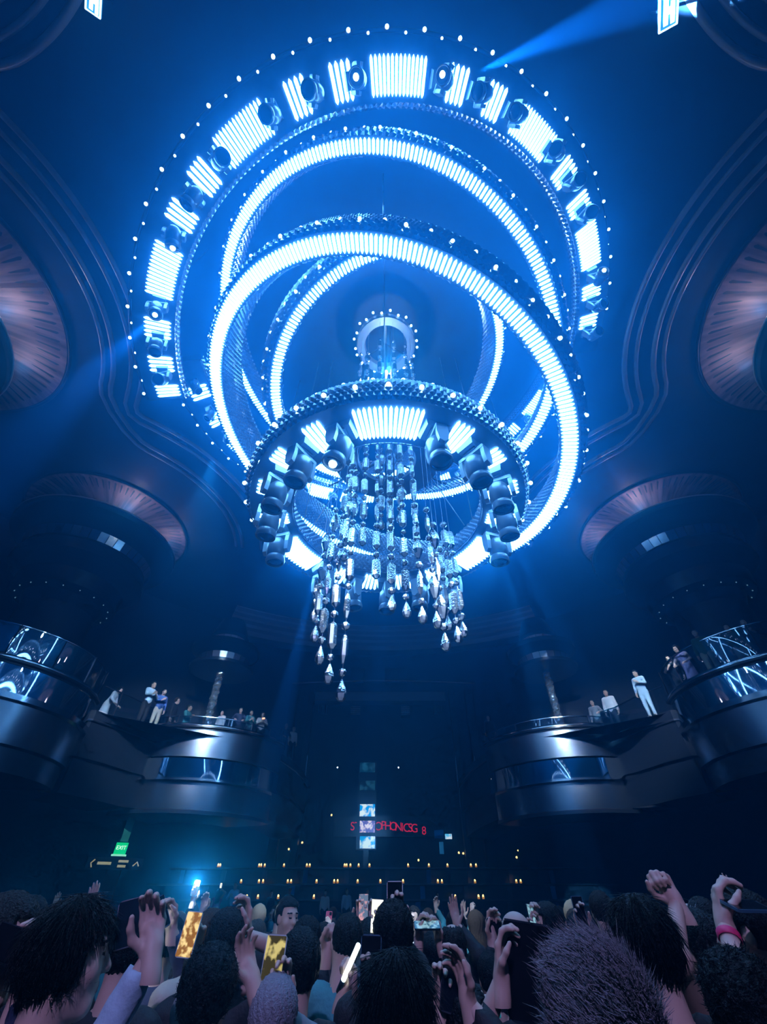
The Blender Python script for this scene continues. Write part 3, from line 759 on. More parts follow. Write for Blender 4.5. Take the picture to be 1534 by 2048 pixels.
# rear wall piers
for i, (px, w) in enumerate(((560, .5), (600, .35), (925, .35), (965, .5))):
    p = WY(px, 1600, 29.4); mb = MB(); mb.box((p.x, 29.4, (HC - 4.5) / 2), (w, .5, HC - 4.5)); mb.box((p.x + (.2 if px < 767 else -.2), 29.13, CZ + 5.6), (.05, .04, 2.6), 1)
    o = mb.build('pier', [m_wall, m_brush]); o['kind'] = 'structure'; o['label'] = 'dark rear wall pier with a thin bright metal edge'
for i, (px, py) in enumerate(((645, 1418), (711, 1421), (811, 1421), (876, 1418))):
    x0, x1, z0, z1 = rect(px - 9, py - 9, px + 9, py + 9)
    t = thing('vent_grille', ['striped square grille at the left end below the rear soffit', 'bright square grille left of centre below the rear soffit', 'bright square grille right of centre below the rear soffit', 'striped square grille at the right end below the rear soffit'][i], 'vent', ((x0 + x1) / 2, YB, z0), 0, 'square grilles below the rear soffit')
    w = x1 - x0; h = z1 - z0
    b = MB(); b.box((0, .3, h / 2), (w, .5, h)); b.build('box', m_black, t)
    for k in range(5):
        b = MB()
        if i in (0, 3): b.box((-w / 2 + w * (k + .5) / 5, 0, h / 2), (w * .06, .06, h))
        else: b.box((0, 0, h * (k + .5) / 5), (w, .06, h * .09))
        b.build('slat', m_vent if i in (1, 2) else m_brush, t)
    if i == 2:
        for k in range(5):
            b = MB(); b.box((-w / 2 + w * (k + .5) / 5, -.02, h / 2), (w * .05, .06, h)); b.build('slat', m_vent, t)
# mirror panels dimly seen high on the rear wall
for i, (a, b_, c, d) in enumerate(((703, 1338, 728, 1368), (770, 1339, 815, 1367))):
    x0, x1, z0, z1 = rect(a, b_, c, d, YB); mb = MB(); quad_box(mb, x0, x1, YB + .1, z0, z1, .5)
    o = mb.build('wall_mirror', mat('dim_mirror', (.25, .36, .5), .2, 1.0)); tag(o, ['narrow dim mirror panel on the upper rear wall left of centre', 'wide dim mirror panel on the upper rear wall right of centre'][i], 'mirror')

# column of video screens
def screen_mat(nm, seed, c0, c1, es, scale=3.0):
    m = bpy.data.materials.new(nm); m.use_nodes = True; nt = m.node_tree; b = nt.nodes['Principled BSDF']; L = nt.links.new
    b.inputs['Base Color'].default_value = (.01, .01, .01, 1); b.inputs['Roughness'].default_value = .15
    tc = nt.nodes.new('ShaderNodeTexCoord'); mp = nt.nodes.new('ShaderNodeMapping'); mp.inputs['Location'].default_value = (seed * 1.7, seed * .9, seed * 2.3)
    n = nt.nodes.new('ShaderNodeTexNoise'); n.inputs['Scale'].default_value = scale; n.inputs['Detail'].default_value = 2
    r = nt.nodes.new('ShaderNodeValToRGB'); r.color_ramp.elements[0].position = .46; r.color_ramp.elements[0].color = (*c0, 1); r.color_ramp.elements[1].position = .58; r.color_ramp.elements[1].color = (*c1, 1)
    L(tc.outputs['Object'], mp.inputs[0]); L(mp.outputs[0], n.inputs['Vector']); L(n.outputs['Fac'], r.inputs[0]); L(r.outputs[0], b.inputs['Emission Color']); b.inputs['Emission Strength'].default_value = es; m.cycles.emission_sampling = 'NONE'
    MATS[nm] = m; return m
t = thing('screen_column', 'narrow column of stacked video screens at the centre of the rear wall', 'video screen', (WY(735, 1600, YB).x, YB, 0))
tx = t.location.x
for i, (a, b_, m) in enumerate(((1526, 1545, screen_mat('screen_dim', 1, (.0, .05, .10), (.02, .2, .35), .8)), (1562, 1581, screen_mat('screen_dark', 2, (0, .01, .02), (.02, .15, .25), .7)),
        (1609, 1633, screen_mat('screen_blue', 3, (.0, .35, .9), (.8, 1, 1), 2.2)), (1642, 1665, screen_mat('screen_violet', 4.2, (.12, .12, .45), (.9, .85, 1), 2.0, 5)), (1673, 1697, screen_mat('screen_cyan', 5, (.0, .38, .85), (.75, 1, 1), 2.0)))):
    x0, x1, z0, z1 = rect(720, a, 750, b_); mb = MB(); mb.box(((x0 + x1) / 2 - tx, -.06, (z0 + z1) / 2), (x1 - x0, .06, z1 - z0)); mb.build('screen', m, t)
x0, x1, z0, z1 = rect(718, 1522, 752, 1700); mb = MB(); mb.box(((x0 + x1) / 2 - tx, .15, (z0 + z1) / 2), (x1 - x0, .34, z1 - z0)); mb.build('frame', m_black, t)
mb = MB(); mb.box(((x0 + x1) / 2 - tx, .15, z0 / 2), (.3, .25, z0)); mb.build('post', m_black, t)

def text_mesh(txt, size, depth=.01):
    cu = bpy.data.curves.new('lettering', 'FONT'); cu.body = txt; cu.size = size; cu.extrude = depth; cu.align_x = 'CENTER'; cu.align_y = 'CENTER'
    o = bpy.data.objects.new('lettering', cu); COL.objects.link(o)
    dg = bpy.context.evaluated_depsgraph_get(); me = bpy.data.meshes.new_from_object(o.evaluated_get(dg)); bpy.data.objects.remove(o); bpy.data.curves.remove(cu); return me
# red lettering behind the screens
m_red = mat('red_neon', (.3, .01, .03), .4, 0, (1.0, .02, .08), 1.1)
t = thing('sign', 'dim red lettered sign on the rear wall behind the screen column', 'sign', WY(775, 1652, YB + .25))
mb = MB(); mb.box((0, .25, 0), (6.4, .3, 1.0)); mb.build('backing', m_black, t)
ys = YB + .25
for ch, px, py in [('S', 705, 1653), ('T', 715, 1653), ('E', 725, 1653), ('R', 735, 1652), ('E', 745, 1652), ('O', 757, 1653), ('P', 767, 1651), ('H', 776, 1652), ('O', 787, 1653), ('N', 797, 1654), ('I', 805, 1655), ('C', 813, 1656), ('S', 821, 1656), ('G', 829, 1657)]:
    me = text_mesh(ch, .58); me.materials.append(m_red); q = WY(px, py, ys)
    o = link('letter', me, t); o.location = q - t.location + Vector((0, .05, 0)); o.rotation_euler = (PI / 2, 0, 0)
me = text_mesh('8', .55); me.materials.append(m_red); o = link('sign_numeral', me, None); o.location = WY(848, 1662, ys - .02); o.rotation_euler = (PI / 2, 0, 0); tag(o, 'single small red numeral glowing to the right of the red lettering', 'sign')
# mirrors and lamps to the right of the sign
for i, (a, b_, c, d, m, lb) in enumerate(((868, 1660, 888, 1677, m_mirror, 'square dim mirror to the right of the red sign'), (878, 1684, 888, 1708, screen_mat('panel_blue', 7, (.02, .2, .5), (.03, .25, .55), .8), 'narrow lit blue panel below the dim mirror right of the red sign'), (890, 1668, 904, 1678, screen_mat('panel_white', 8, (.1, .6, 1), (1, 1, 1), 2), 'small bright white and blue panel right of the dim mirror'), (1000, 1640, 1012, 1647, m_mirror, 'tiny dim mirror low on the right of the rear wall'), (503, 1684, 516, 1697, m_mirror, 'small mirror low on the left of the rear wall'))):
    x0, x1, z0, z1 = rect(a, b_, c, d, 30.2); mb = MB(); quad_box(mb, x0, x1, 30.2, z0, z1, .12); o = mb.build('wall_panel', m); tag(o, lb, 'wall panel')

# stepped tiers with long counters and candles
tiers = [(27.0, 1734, 2.15, 10.8), (26.0, 1766, 1.53, 11.2), (25.0, 1797, 1.0, 11.5)]
m_tier = mat('tier_front', (.03, .035, .05), .3, .1, noise=(.8, .3))
for i, (y, py, zf, hw) in enumerate(tiers):
    mb = MB(); yb = 31.0 if i == 0 else tiers[i - 1][0] - .45; y0 = y - (.45 if i < 2 else 1.3)
    mb.box((0, (y0 + yb) / 2, zf / 2), (hw * 2, yb - y0, zf)); o = struct('floor_%d' % (i + 1), mb, m_tier)
    zc = WY(767, py, y).z
    t = thing('counter', ['long dark counter with candles on the highest rear tier', 'long dark counter with candles on the middle rear tier', 'long dark counter with candles on the lowest rear tier'][i], 'counter', (0, y, zf))
    mb = MB(); mb.box((0, 0, zc - zf - .05), (hw * 2 - .6, .5, .06)); mb.build('top', m_brushdark, t)
    mb = MB(); mb.box((0, .05, (zc - zf) / 2 - .05), (hw * 2 - .8, .3, zc - zf - .1)); mb.build('front', m_tier, t)
    for k in range(int(hw)):
        mb = MB(); mb.box((-hw + 1 + k * 2, -.12, (zc - zf) / 2 - .06), (.22, .06, zc - zf - .12)); mb.build('panel', m_brushdark if k % 3 else mat('counter_mirror', (.3, .4, .55), .15, 1.0), t)
m_flame = mat('candle_flame', (.8, .5, .2), .5, 0, (1.0, .62, .20), 7)
m_holder = mat('candle_glass', (.5, .35, .15), .2, 0, (1.0, .45, .10), .8)
cand = {0: [], 1: [], 2: [], 'w': []}
def addc(ox, s, L):
    for x, y in L:
        px = ox + x / 2.95; py = 1640 + y / 2.95
        k = 0 if abs(py - 1733) < 6 else 1 if abs(py - 1765) < 5 else 2 if abs(py - 1796) < 5 else 'w'
        if all(abs(px - q[0]) > 2.5 for q in cand[k]): cand[k].append((px, py))
addc(400, 1, [(120, 272), (108, 272), (360, 280), (348, 281), (381, 281), (495, 279), (630, 278), (647, 281), (865, 276), (853, 279), (887, 282), (936, 277), (1000, 275), (1228, 277), (1350, 268), (1460, 277), (243, 368), (348, 368), (372, 371), (518, 368), (537, 371), (688, 367), (792, 368), (812, 370), (930, 367), (1064, 367), (1198, 366), (1403, 363), (1427, 368), (276, 461), (342, 460), (462, 458), (672, 459), (1506, 457), (54, 172), (506, 95), (603, 133), (524, 172), (1527, 193)])
addc(640, 1, [(820, 192), (845, 197), (752, 275), (890, 274), (920, 272), (914, 366), (1157, 362), (1183, 362), (798, 457), (935, 457), (962, 455), (1168, 180), (1160, 220), (1250, 255), (1427, 180), (1441, 297), (581, 237)])
addc(0, 1, [(1233, 172), (1181, 252), (1300, 273), (1283, 275), (1090, 330), (1063, 436), (846, 102)])
cand['w'] += [(675, 1535), (797, 1535), (663, 1630), (1236, 1672), (1128, 1640)]
pc = None
for k in (0, 1, 2):
    y = tiers[k][0]; zc = WY(767, tiers[k][1], y).z; L = sorted(cand[k])
    for i, (px, py) in enumerate(L):
        p = WY(px, py, y)
        if pc is None:
            pc = bpy.data.objects.new('candle', None); COL.objects.link(pc)
            b = MB(); b.lathe([(.001, 0), (.05, 0), (.055, .07), (.05, .075)], 8); b.build('holder', m_holder, pc, True)
            b = MB(); b.sphere((0, 0, .10), (.038, .038, .055), 8, 5); b.build('flame', m_flame, pc, True); c = pc
        else: c = copy_tree(pc)
        c.location = (max(-tiers[k][3] + .4, min(tiers[k][3] - .4, p.x)), y - .05, zc - .02)
        tag(c, '%s candle from the left on the %s rear counter' % (ORD[min(29, i + 1)], ['highest', 'middle', 'lowest'][k]), 'candle', 'candles on the rear counters')
for i, (px, py) in enumerate(sorted(cand['w'])):
    p = WY(px, py, 29.9)
    t = thing('wall_light', 'tiny warm wall light, %s from the left of those scattered on the rear wall' % ORD[min(29, i + 1)], 'wall light', p, 0, 'tiny lights on the rear wall')
    b = MB(); b.sphere((0, 0, 0), .05, 8, 5); b.build('bulb', m_flame if 1560 < py else mat('cool_dot', (.5, .5, .5), .5, 0, (.8, .95, 1), 4), t, True)
    b = MB(); b.box((0, .3, 0), (.05, .6, .05)); b.build('bracket', m_black, t)
# glittering low barrier in front of the tiers
mb = MB(); n = 90; r0 = random.Random(9)
for i in range(n):
    x = -6.6 + 8.4 * i / n; h = .55; mb.box((x, 23.4 + r0.uniform(-.04, .04), .35 + CZ - .95), (.085, .03, h), M=Matrix.Rotation(r0.uniform(-.6, .6), 4, 'Z'))
t = thing('barrier', 'low glittering silver barrier in front of the rear tiers', 'barrier', (0, 0, 0))
mb.build('silver_slats', mat('glitter', (.6, .75, .85), .15, 1.0), t); mb = MB(); mb.box((-2.4, 23.55, .68), (8.6, .2, 1.36)); mb.build('barrier_body', m_black, t)

# exit sign with the word EXIT, on a dark post
m_green = mat('exit_green', (.0, .2, .05), .4, 0, (.0, .95, .28), 1.1)
p = WY(242, 1697, 20.5)
t = thing('exit_sign', 'green lit exit sign on the dark left wall above the crowd', 'exit sign', p, R_(24))
mb = MB(); mb.box((0, .03, 0), (.42, .05, .36)); mb.build('lit_panel', m_green, t)
me = text_mesh('EXIT', .17, .006); me.materials.append(mat('exit_letters', (.8, 1, .85), .4, 0, (.75, 1, .85), 2)); o = link('letters', me, t, (0, -.005, .02)); o.rotation_euler = (PI / 2, 0, 0)
mb = MB(); mb.box((0, 0, -.2), (.52, .1, .05)); mb.build('lit_base', mat('exit_base', (.3, .8, .5), .4, 0, (.35, 1, .6), 1.3), t)
mb = MB(); mb.box((.02, .08, .75), (.28, .06, 1.1)); mb.build('reflection_strip', mat('reflection_green', (.05, .3, .16), .25, .3), t)  # green strip standing in for the sign's reflection, painted as colour
mb = MB(); mb.box((0, .35, -p.z / 2 - .05), (.5, .5, p.z - .3)); mb.build('post', m_black, t)
p = WY(230, 1727, 20.2); t = thing('direction_sign', 'dim yellow direction sign with two arrows below the green exit sign', 'sign', p, R_(24))
m_y = mat('sign_yellow', (.5, .5, .25), .5, 0, (.75, .72, .38), .6)
mb = MB(); mb.box((0, .06, 0), (1.9, .08, .34)); mb.build('board', m_black, t)
for nm, pts in (('left_arrow', [(-.70, .1), (-.80, 0), (-.74, -.12)]), ('up_arrow', [(.62, -.06), (.74, .06), (.82, -.06)])):
    mb = MB(); mb.tube([(x, 0, z) for x, z in pts], .022, 5); mb.build(nm, m_y, t)
mb = MB(); mb.box((-.36, 0, .0), (.46, .02, .08)); mb.box((.26, 0, .07), (.34, .02, .07)); mb.box((.24, 0, -.07), (.28, .02, .07)); mb.build('sign_lines', m_y, t)

# lit square signs under the ceiling at the top edge of the photo
m_lit = mat('lit_white', (.5, .5, .5), .4, 0, (.62, .92, 1.0), 3)
for (px, py, rz, lb, big) in ((1337, 18, R_(-24), 'bright white framed sign at the top right corner of the photo', 1), (187, -3, R_(30), 'small bright blue sign at the very top edge left of centre', 0)):
    p = WZ(px, py, 14.6); t = thing('ceiling_sign', lb, 'sign', p, rz)
    s = 1.0 if big else .8
    mb = MB(); mb.box((0, 0, .05), (.36 * s, .62 * s, .08)); mb.build('housing', mat('sign_blue', (.05, .3, .6), .4, 0, (.02, .35, .9), .8), t)
    mb = MB()
    for a, b_, c, d in ((0, .31, .38, .03), (0, -.31, .38, .03), (.18, 0, .03, .62), (-.18, 0, .03, .62)): mb.box((a * s, b_ * s, -.0), (c * s, d * s, .05))
    mb.build('lit_frame', m_lit, t)
    mb = MB(); mb.box((-.05 * s, .02, 0), (.09 * s, .46 * s, .03)); mb.box((.09 * s, .08, 0), (.08 * s, .36 * s, .03)); mb.box((.02 * s, .03, 0), (.16 * s, .12 * s, .03)); mb.build('lit_figure', m_lit, t)
    mb = MB(); mb.box((0, 0, .5), (.05, .05, .84)); mb.build('hanger', m_dark, t)
# ------------------------------------------------------------------ people: one continuous implicit surface per body
def surfnets(F, lo, h):
    s = F < 0; nx, ny, nz = F.shape
    c = np.zeros((nx - 1, ny - 1, nz - 1), np.int8); crn = [(i, j, k) for i in (0, 1) for j in (0, 1) for k in (0, 1)]
    for i, j, k in crn: c += s[i:nx - 1 + i, j:ny - 1 + j, k:nz - 1 + k]
    act = (c > 0) & (c < 8); idx = -np.ones(act.shape, np.int64); ii = np.argwhere(act); n = len(ii)
    if n == 0: return np.zeros((0, 3)), []
    idx[act] = np.arange(n); pos = np.zeros((n, 3)); cnt = np.zeros(n)
    for a in crn:
        for ax in range(3):
            if a[ax]: continue
            b = list(a); b[ax] = 1
            fa = F[ii[:, 0] + a[0], ii[:, 1] + a[1], ii[:, 2] + a[2]]; fb = F[ii[:, 0] + b[0], ii[:, 1] + b[1], ii[:, 2] + b[2]]
            m = (fa < 0) != (fb < 0); t = np.where(m, fa / np.where(m, fa - fb, 1), 0); q = np.tile(np.array(a, float), (n, 1)); q[:, ax] = t
            pos[m] += q[m]; cnt[m] += 1
    V = (ii + pos / cnt[:, None]) * h + lo
    Q = []
    for ax in range(3):
        o1, o2 = [(1, 2), (2, 0), (0, 1)][ax]
        sl = [slice(1, -1)] * 3; sl[ax] = slice(0, -1); sh = [slice(1, -1)] * 3; sh[ax] = slice(1, None)
        A = s[tuple(sl)]; B = s[tuple(sh)]
        for flip in (False, True):
            e = np.argwhere((A & ~B) if not flip else (~A & B))
            if not len(e): continue
            g = e + 1; g[:, ax] -= 1
            def cell(d1, d2):
                q = g.copy(); q[:, o1] -= d1; q[:, o2] -= d2; return idx[q[:, 0], q[:, 1], q[:, 2]]
            f = np.stack([cell(1, 1), cell(0, 1), cell(0, 0), cell(1, 0)], 1)
            Q.append(f[:, ::-1] if flip else f)
    Q = np.concatenate(Q) if Q else np.zeros((0, 4), int)
    Q = Q[(Q >= 0).all(1)]
    return V, Q
def cap(P, a, b, ra, rb):
    a = np.asarray(a, float); b = np.asarray(b, float); ba = b - a; L = (ba * ba).sum()
    t = np.clip(((P - a) @ ba) / max(L, 1e-9), 0, 1); d = P - a - t[:, None] * ba
    return np.sqrt((d * d).sum(1)) - (ra + (rb - ra) * t)
def ell(P, c, r):
    q = (P - np.asarray(c, float)) / np.asarray(r, float); k0 = np.sqrt((q * q).sum(1)); k1 = np.sqrt(((q / np.asarray(r, float)) ** 2).sum(1)); return k0 * (k0 - 1) / np.maximum(k1, 1e-6)
def smin(a, b, k):
    h = np.maximum(k - np.abs(a - b), 0) / k; return np.minimum(a, b) - h * h * k * .25
def smax(a, b, k): return -smin(-a, -b, k)
def polygonise(fn, lo, hi, h):
    lo = np.asarray(lo, float) - 2 * h; hi = np.asarray(hi, float) + 2 * h; n = np.ceil((hi - lo) / h).astype(int) + 1
    g = np.stack(np.meshgrid(*[lo[i] + h * np.arange(n[i]) for i in range(3)], indexing='ij'), -1).reshape(-1, 3)
    return surfnets(fn(g).reshape(n), lo, h)
def rotm(z=0, x=0, y=0):
    return np.array(Euler((x, y, z), 'XYZ').to_matrix())

SKIN = [mat('skin_fair', (.62, .42, .34), .5), mat('skin_tan', (.46, .29, .21), .5), mat('skin_brown', (.26, .15, .10), .5)]
m_eye = mat('eye_dark', (.03, .02, .02), .2); m_lip = mat('lip', (.42, .16, .15), .45)
HAIRC = {'black': (.005, .005, .007), 'brown': (.05, .03, .02), 'dark': (.012, .010, .010), 'blond': (.40, .30, .20), 'grey': (.25, .24, .25), 'light': (.26, .25, .29)}
def m_hair(c): return mat('hair_' + c, HAIRC[c], .42, bump=(160, .6), spec=.22)
def m_cloth(nm, c): return mat('cloth_' + nm, c, .75, bump=(40, .25))
CLOTH = {'black': (.015, .015, .018), 'navy': (.03, .04, .09), 'lightblue': (.42, .60, .74), 'white': (.72, .72, .74), 'grey': (.22, .23, .25), 'green': (.06, .13, .10), 'magenta': (.42, .03, .20), 'teal': (.06, .28, .30), 'lilac': (.45, .36, .56), 'sand': (.50, .44, .36), 'blue': (.08, .16, .45)}

def head_sdf(P, eyes=True):
    d = ell(P, (0, -.012, .035), (.075, .096, .088))
    d = smin(d, ell(P, (0, .03, -.045), (.060, .064, .078)), .05)
    d = smin(d, cap(P, (-.018, .066, -.098), (.018, .066, -.098), .021, .021), .03)
    d = smin(d, cap(P, (-.034, .080, .030), (.034, .080, .030), .012, .012), .02)
    for sx in (-1, 1):
        d = smax(d, -(np.linalg.norm(P - np.array([sx * .031, .104, .010]), axis=1) - .017), .016)
        d = np.minimum(d, np.linalg.norm(P - np.array([sx * .031, .079, .009]), axis=1) - .0125)
        d = smin(d, ell(P, (sx * .077, -.008, .002), (.009, .019, .031)), .012)
        d = smin(d, ell(P, (sx * .045, .058, -.025), (.02, .02, .022)), .03)
    d = smin(d, cap(P, (0, .088, .020), (0, .110, -.024), .009, .0135), .014)
    d = smin(d, cap(P, (-.02, .091, -.056), (.02, .091, -.056), .0065, .0065), .008)
    d = smin(d, cap(P, (-.017, .090, -.067), (.017, .090, -.067), .0068, .0068), .008)
    d = smin(d, cap(P, (0, -.025, -.06), (0, -.04, -.20), .056, .062), .035)
    return d
FING = [(.088, .029, .043, .027, .022, .0098), (.093, .009, .048, .031, .024, .0100), (.088, -.011, .044, .029, .023, .0095), (.078, -.030, .035, .021, .019, .0085)]
def hand_caps(pose):
    cu = {'open': [(.12, .15, .1)] * 4, 'relaxed': [(.45, .5, .3), (.5, .55, .35), (.55, .6, .4), (.6, .65, .4)], 'grip': [(.35, .75, .55), (.42, .8, .6), (.5, .85, .6), (.55, .9, .6)],
          'fist': [(1.25, 1.5, 1.0)] * 4, 'pinch': [(.75, .7, .4), (.7, .9, .5), (.6, 1.0, .5), (.5, 1.0, .6)], 'point': [(.1, .1, .1), (1.2, 1.4, .9), (1.25, 1.5, 1), (1.3, 1.5, 1)]}[pose]
    C = []
    for (kx, ky, l1, l2, l3, r), (a1, a2, a3), spread in zip(FING, cu, (.10, .02, -.05, -.12)):
        if pose not in ('open', 'relaxed'): spread *= .5
        C.append(((.0, ky * .55, 0), (kx, ky, -.002), .0135, .0125))
        p = np.array([kx, ky, 0.]); a = 0
        for l, da, r0, r1 in ((l1, a1, r * 1.06, r), (l2, a2, r, r * .92), (l3, a3, r * .92, r * .78)):
            a += da; q = p + l * np.array([math.cos(a) * math.cos(spread), math.sin(spread) * math.cos(a), math.sin(a)]); C.append((p, q, r0, r1)); p = q
    op = {'open': .2, 'relaxed': .5, 'grip': .75, 'fist': 1.1, 'pinch': 1.0, 'point': 1.0}[pose]
    p = np.array([.018, .022, .004]); d = np.array([.62, .72, .12 + .3 * op]); d /= np.linalg.norm(d); q = p + .045 * d; C.append((p, q, .0165, .0125)); p = q
    d = np.array([.85 - .1 * op, .5 - .45 * op, .1 + .55 * op]); d /= np.linalg.norm(d); q = p + .034 * d; C.append((p, q, .0122, .0108)); p = q
    d = np.array([.95 - .15 * op, .3 - .55 * op, .05 + .5 * op]); d /= np.linalg.norm(d); q = p + .028 * d; C.append((p, q, .0108, .0085))
    C.append(((-.045, 0, 0), (.03, 0, 0), .027, .026)); C.append(((.02, -.012, 0), (.06, .006, 0), .024, .022))
    return C
def elbow_ik(S, T, l1, l2, hint):
    d = T - S; L = np.linalg.norm(d)
    if L > (l1 + l2) * .995: T = S + d / L * (l1 + l2) * .995; d = T - S; L = np.linalg.norm(d)
    a = (l1 * l1 - l2 * l2 + L * L) / (2 * L); hgt = math.sqrt(max(0, l1 * l1 - a * a)); u = d / L
    h = hint - u * (hint @ u); h /= max(1e-6, np.linalg.norm(h)); return S + u * a + h * hgt, T

N_PEOPLE = 0
def person(label, head, yaw=0, floor=0.0, hair='short', hairc='black', shirt='black', trousers='black', skin=0, arms=(), look=0, nod=0, roll=0, sleeve='long', lean=0, fine=1.0, group=None, dress=False, build=1.0, hat=None, strands=0, cat='person', hs=None):
    """head: world place of the head centre; yaw: 0 looks into the hall (away from the camera), + turns left."""
    head = np.array(head); s = hs or (head[2] - floor) / (1.63 - .9 * (1 - math.cos(R_(lean))))
    Rz = rotm(z=yaw); Rl = rotm(x=-R_(lean))
    hl = np.array([0, .02, 1.63]); piv = np.array([0, 0, .95])
    tl = lambda p: Rl @ (np.asarray(p, float) - piv) + piv     # torso lean
    base = head - Rz @ (tl(hl) * s); base[2] = head[2] - (tl(hl) * s)[2]
    toL = lambda w: (Rz.T @ (np.asarray(w, float) - base)) / s
    Rh = Rl @ rotm(z=look, x=nod, y=roll); hc = tl(hl)
    J = {'pel': piv, 'chest': tl((0, 0, 1.32)), 'neck': tl((0, -.012, 1.47))}
    sh = {}; el = {}; wr = {}; hf = {}
    spec = {a[0]: a for a in arms}
    for side, sg in (('L', -1), ('R', 1)):
        S = tl((sg * .178 * build, -.01, 1.415)); a = spec.get(side)
        if a is None or a[1] == 'down':
            T = tl((sg * .25, .06, .86)); X = np.array([0, .25, -1.]); Z = np.array([-sg, .3, 0.]); pose = 'relaxed'; hint = np.array([sg * .5, -1, 0])
        elif a[1] == 'rail':
            T = tl((sg * .2, .34, 1.12)); X = np.array([-sg * .3, 1, -.2]); Z = np.array([0, -.2, -1.]); pose = 'relaxed'; hint = np.array([sg * 1., -.6, -.4])
        elif a[1] == 'chest':
            T = tl((sg * .06, .28, 1.24)); X = np.array([-sg * .6, .4, .5]); Z = np.array([-sg * .6, -.7, 0]); pose = 'grip'; hint = np.array([sg * 1., -.3, -.8])
        else:
            T = toL(a[1]); X = Rz.T @ np.asarray(a[2], float); Z = Rz.T @ np.asarray(a[3], float); pose = a[4]; hint = np.asarray(a[5], float) if len(a) > 5 else np.array([sg * .8, .1, -1.])
        up = T[2] > S[2] - .05
        if up: S = S + np.array([-sg * .02, .01, .035])
        E, T = elbow_ik(S, T, .285, .255, hint)
        X = X / np.linalg.norm(X); Z = Z - X * (Z @ X); Z /= np.linalg.norm(Z); Y = np.cross(X, Z) * sg
        sh[side] = S; el[side] = E; wr[side] = T; hf[side] = (np.stack([X, Y, Z], 1), pose)
    st = np.array([1, 1.45, 1])
    def torso(P, g=0.0):
        Q = (P - piv) @ Rl + piv; Q = Q * st
        d = cap(Q, (0, 0, .95), (0, 0, 1.12), (.150 + g) * build, (.138 + g) * build)
        d = smin(d, cap(Q, (0, 0, 1.12), (0, 0, 1.34), (.138 + g) * build, (.158 + g) * build), .06)
        d = smin(d, cap(Q, (-.125 * build, 0, 1.40), (.125 * build, 0, 1.40), .066 + g, .066 + g), .09)
        return d
    def arm(P, side, g=0.0, fore=True):
        d = cap(P, sh[side], el[side], .056 + g, .043 + g)
        if fore: d = smin(d, cap(P, el[side], wr[side], .042 + g, .027 + g), .03)
        return d
    lg = {sd: [(sg * .088, 0, .92), (sg * .1, .02, .50), (sg * .1, -.02, .09), (sg * .115, .13, .035)] for sd, sg in (('L', -1), ('R', 1))}
    def legs(P, g=0.0):
        d = None
        for sd in 'LR':
            a, b, c, e = lg[sd]
            q = smin(cap(P, a, b, .088 + g, .06 + g), cap(P, b, c, .058 + g, .042 + g), .03)
            q = smin(q, cap(P, c, e, .042, .034), .03) if g == 0 else q
            d = q if d is None else smin(d, q, .03)
        return d
    VV = []; QQ = []; MI = []; off = 0
    def push(V, Q, mi=None):
        nonlocal off
        if len(V) == 0: return
        VV.append(V); QQ.append(Q + off); MI.append(np.zeros(len(Q), int) if mi is None else mi); off += len(V)
    h = .02
    push(*polygonise(lambda P: smin(smin(torso(P, -.018), cap(P, J['neck'] - np.array([0, 0, .08]), J['neck'], .055, .055), .05), legs(P), .05), (-.3, -.3, 0), (.3, max(.3, J['neck'][1] + .2), 1.55), h))
    ha = .010 / fine; hh = .0052 / fine
    for sd in 'LR':
        S, E, T = sh[sd], el[sd], wr[sd]; lo = np.minimum(np.minimum(S, E), T) - .06; hi = np.maximum(np.maximum(S, E), T) + .06
        push(*polygonise(lambda P: arm(P, sd), lo, hi, ha))
        Rm, pose = hf[sd]; hcps = hand_caps(pose)
        def hfn(P):
            Q = (P - T) @ Rm; d = None; D = []
            for a, b, ra, rb in hcps: D.append(cap(Q, a, b, ra, rb))
            d = D[-1]
            for q in D[:-1]: d = smin(d, q, .008)
            return smin(d, cap(Q, (-.07, 0, 0), (0, 0, 0), .029, .026), .02)
        ctr = T + Rm @ np.array([.08, 0, .02]); push(*polygonise(hfn, ctr - .135, ctr + .135, hh))
    if True:
        def hd(P): return head_sdf((P - hc) @ Rh)
        V, Q = polygonise(hd, hc - np.array([.12, .15, .22]), hc + np.array([.12, .15, .135]), .0066 / fine)
        C = ((V[Q].mean(1)) - hc) @ Rh; mi = np.zeros(len(Q), int)
        for sx in (-1, 1):
            mi[(np.abs(C[:, 0] - sx * .031) < .0115) & (np.abs(C[:, 2] - .009) < .0065) & (C[:, 1] > .078)] = 1
            mi[(np.abs(C[:, 0] - sx * .032) < .018) & (np.abs(C[:, 2] - .034) < .0045) & (C[:, 1] > .07)] = 1
        mi[(np.abs(C[:, 0]) < .023) & (np.abs(C[:, 2] + .0615) < .010) & (C[:, 1] > .088)] = 2
        push(V, Q, mi)
    V = np.concatenate(VV); Q = np.concatenate(QQ); M_ = np.concatenate(MI)
    def mesh(name, V, Q, mats, mi=None, parent=None):
        me = bpy.data.meshes.new(name); Vw = V * s
        me.from_pydata(Vw.tolist(), [], Q.tolist())
        for m in mats: me.materials.append(m)
        if mi is not None: me.polygons.foreach_set('material_index', mi.tolist())
        me.polygons.foreach_set('use_smooth', [True] * len(me.polygons)); me.update()
        return link(name, me, parent)
    root = mesh('person', V, Q, [SKIN[skin], m_eye, m_lip], M_)
    root.location = base; root.rotation_euler = (0, 0, yaw); tag(root, label, cat, group)
    global LAST_ARMS; LAST_ARMS = {d: (Vector(el[d] * s), Vector(wr[d] * s), s) for d in 'LR'}
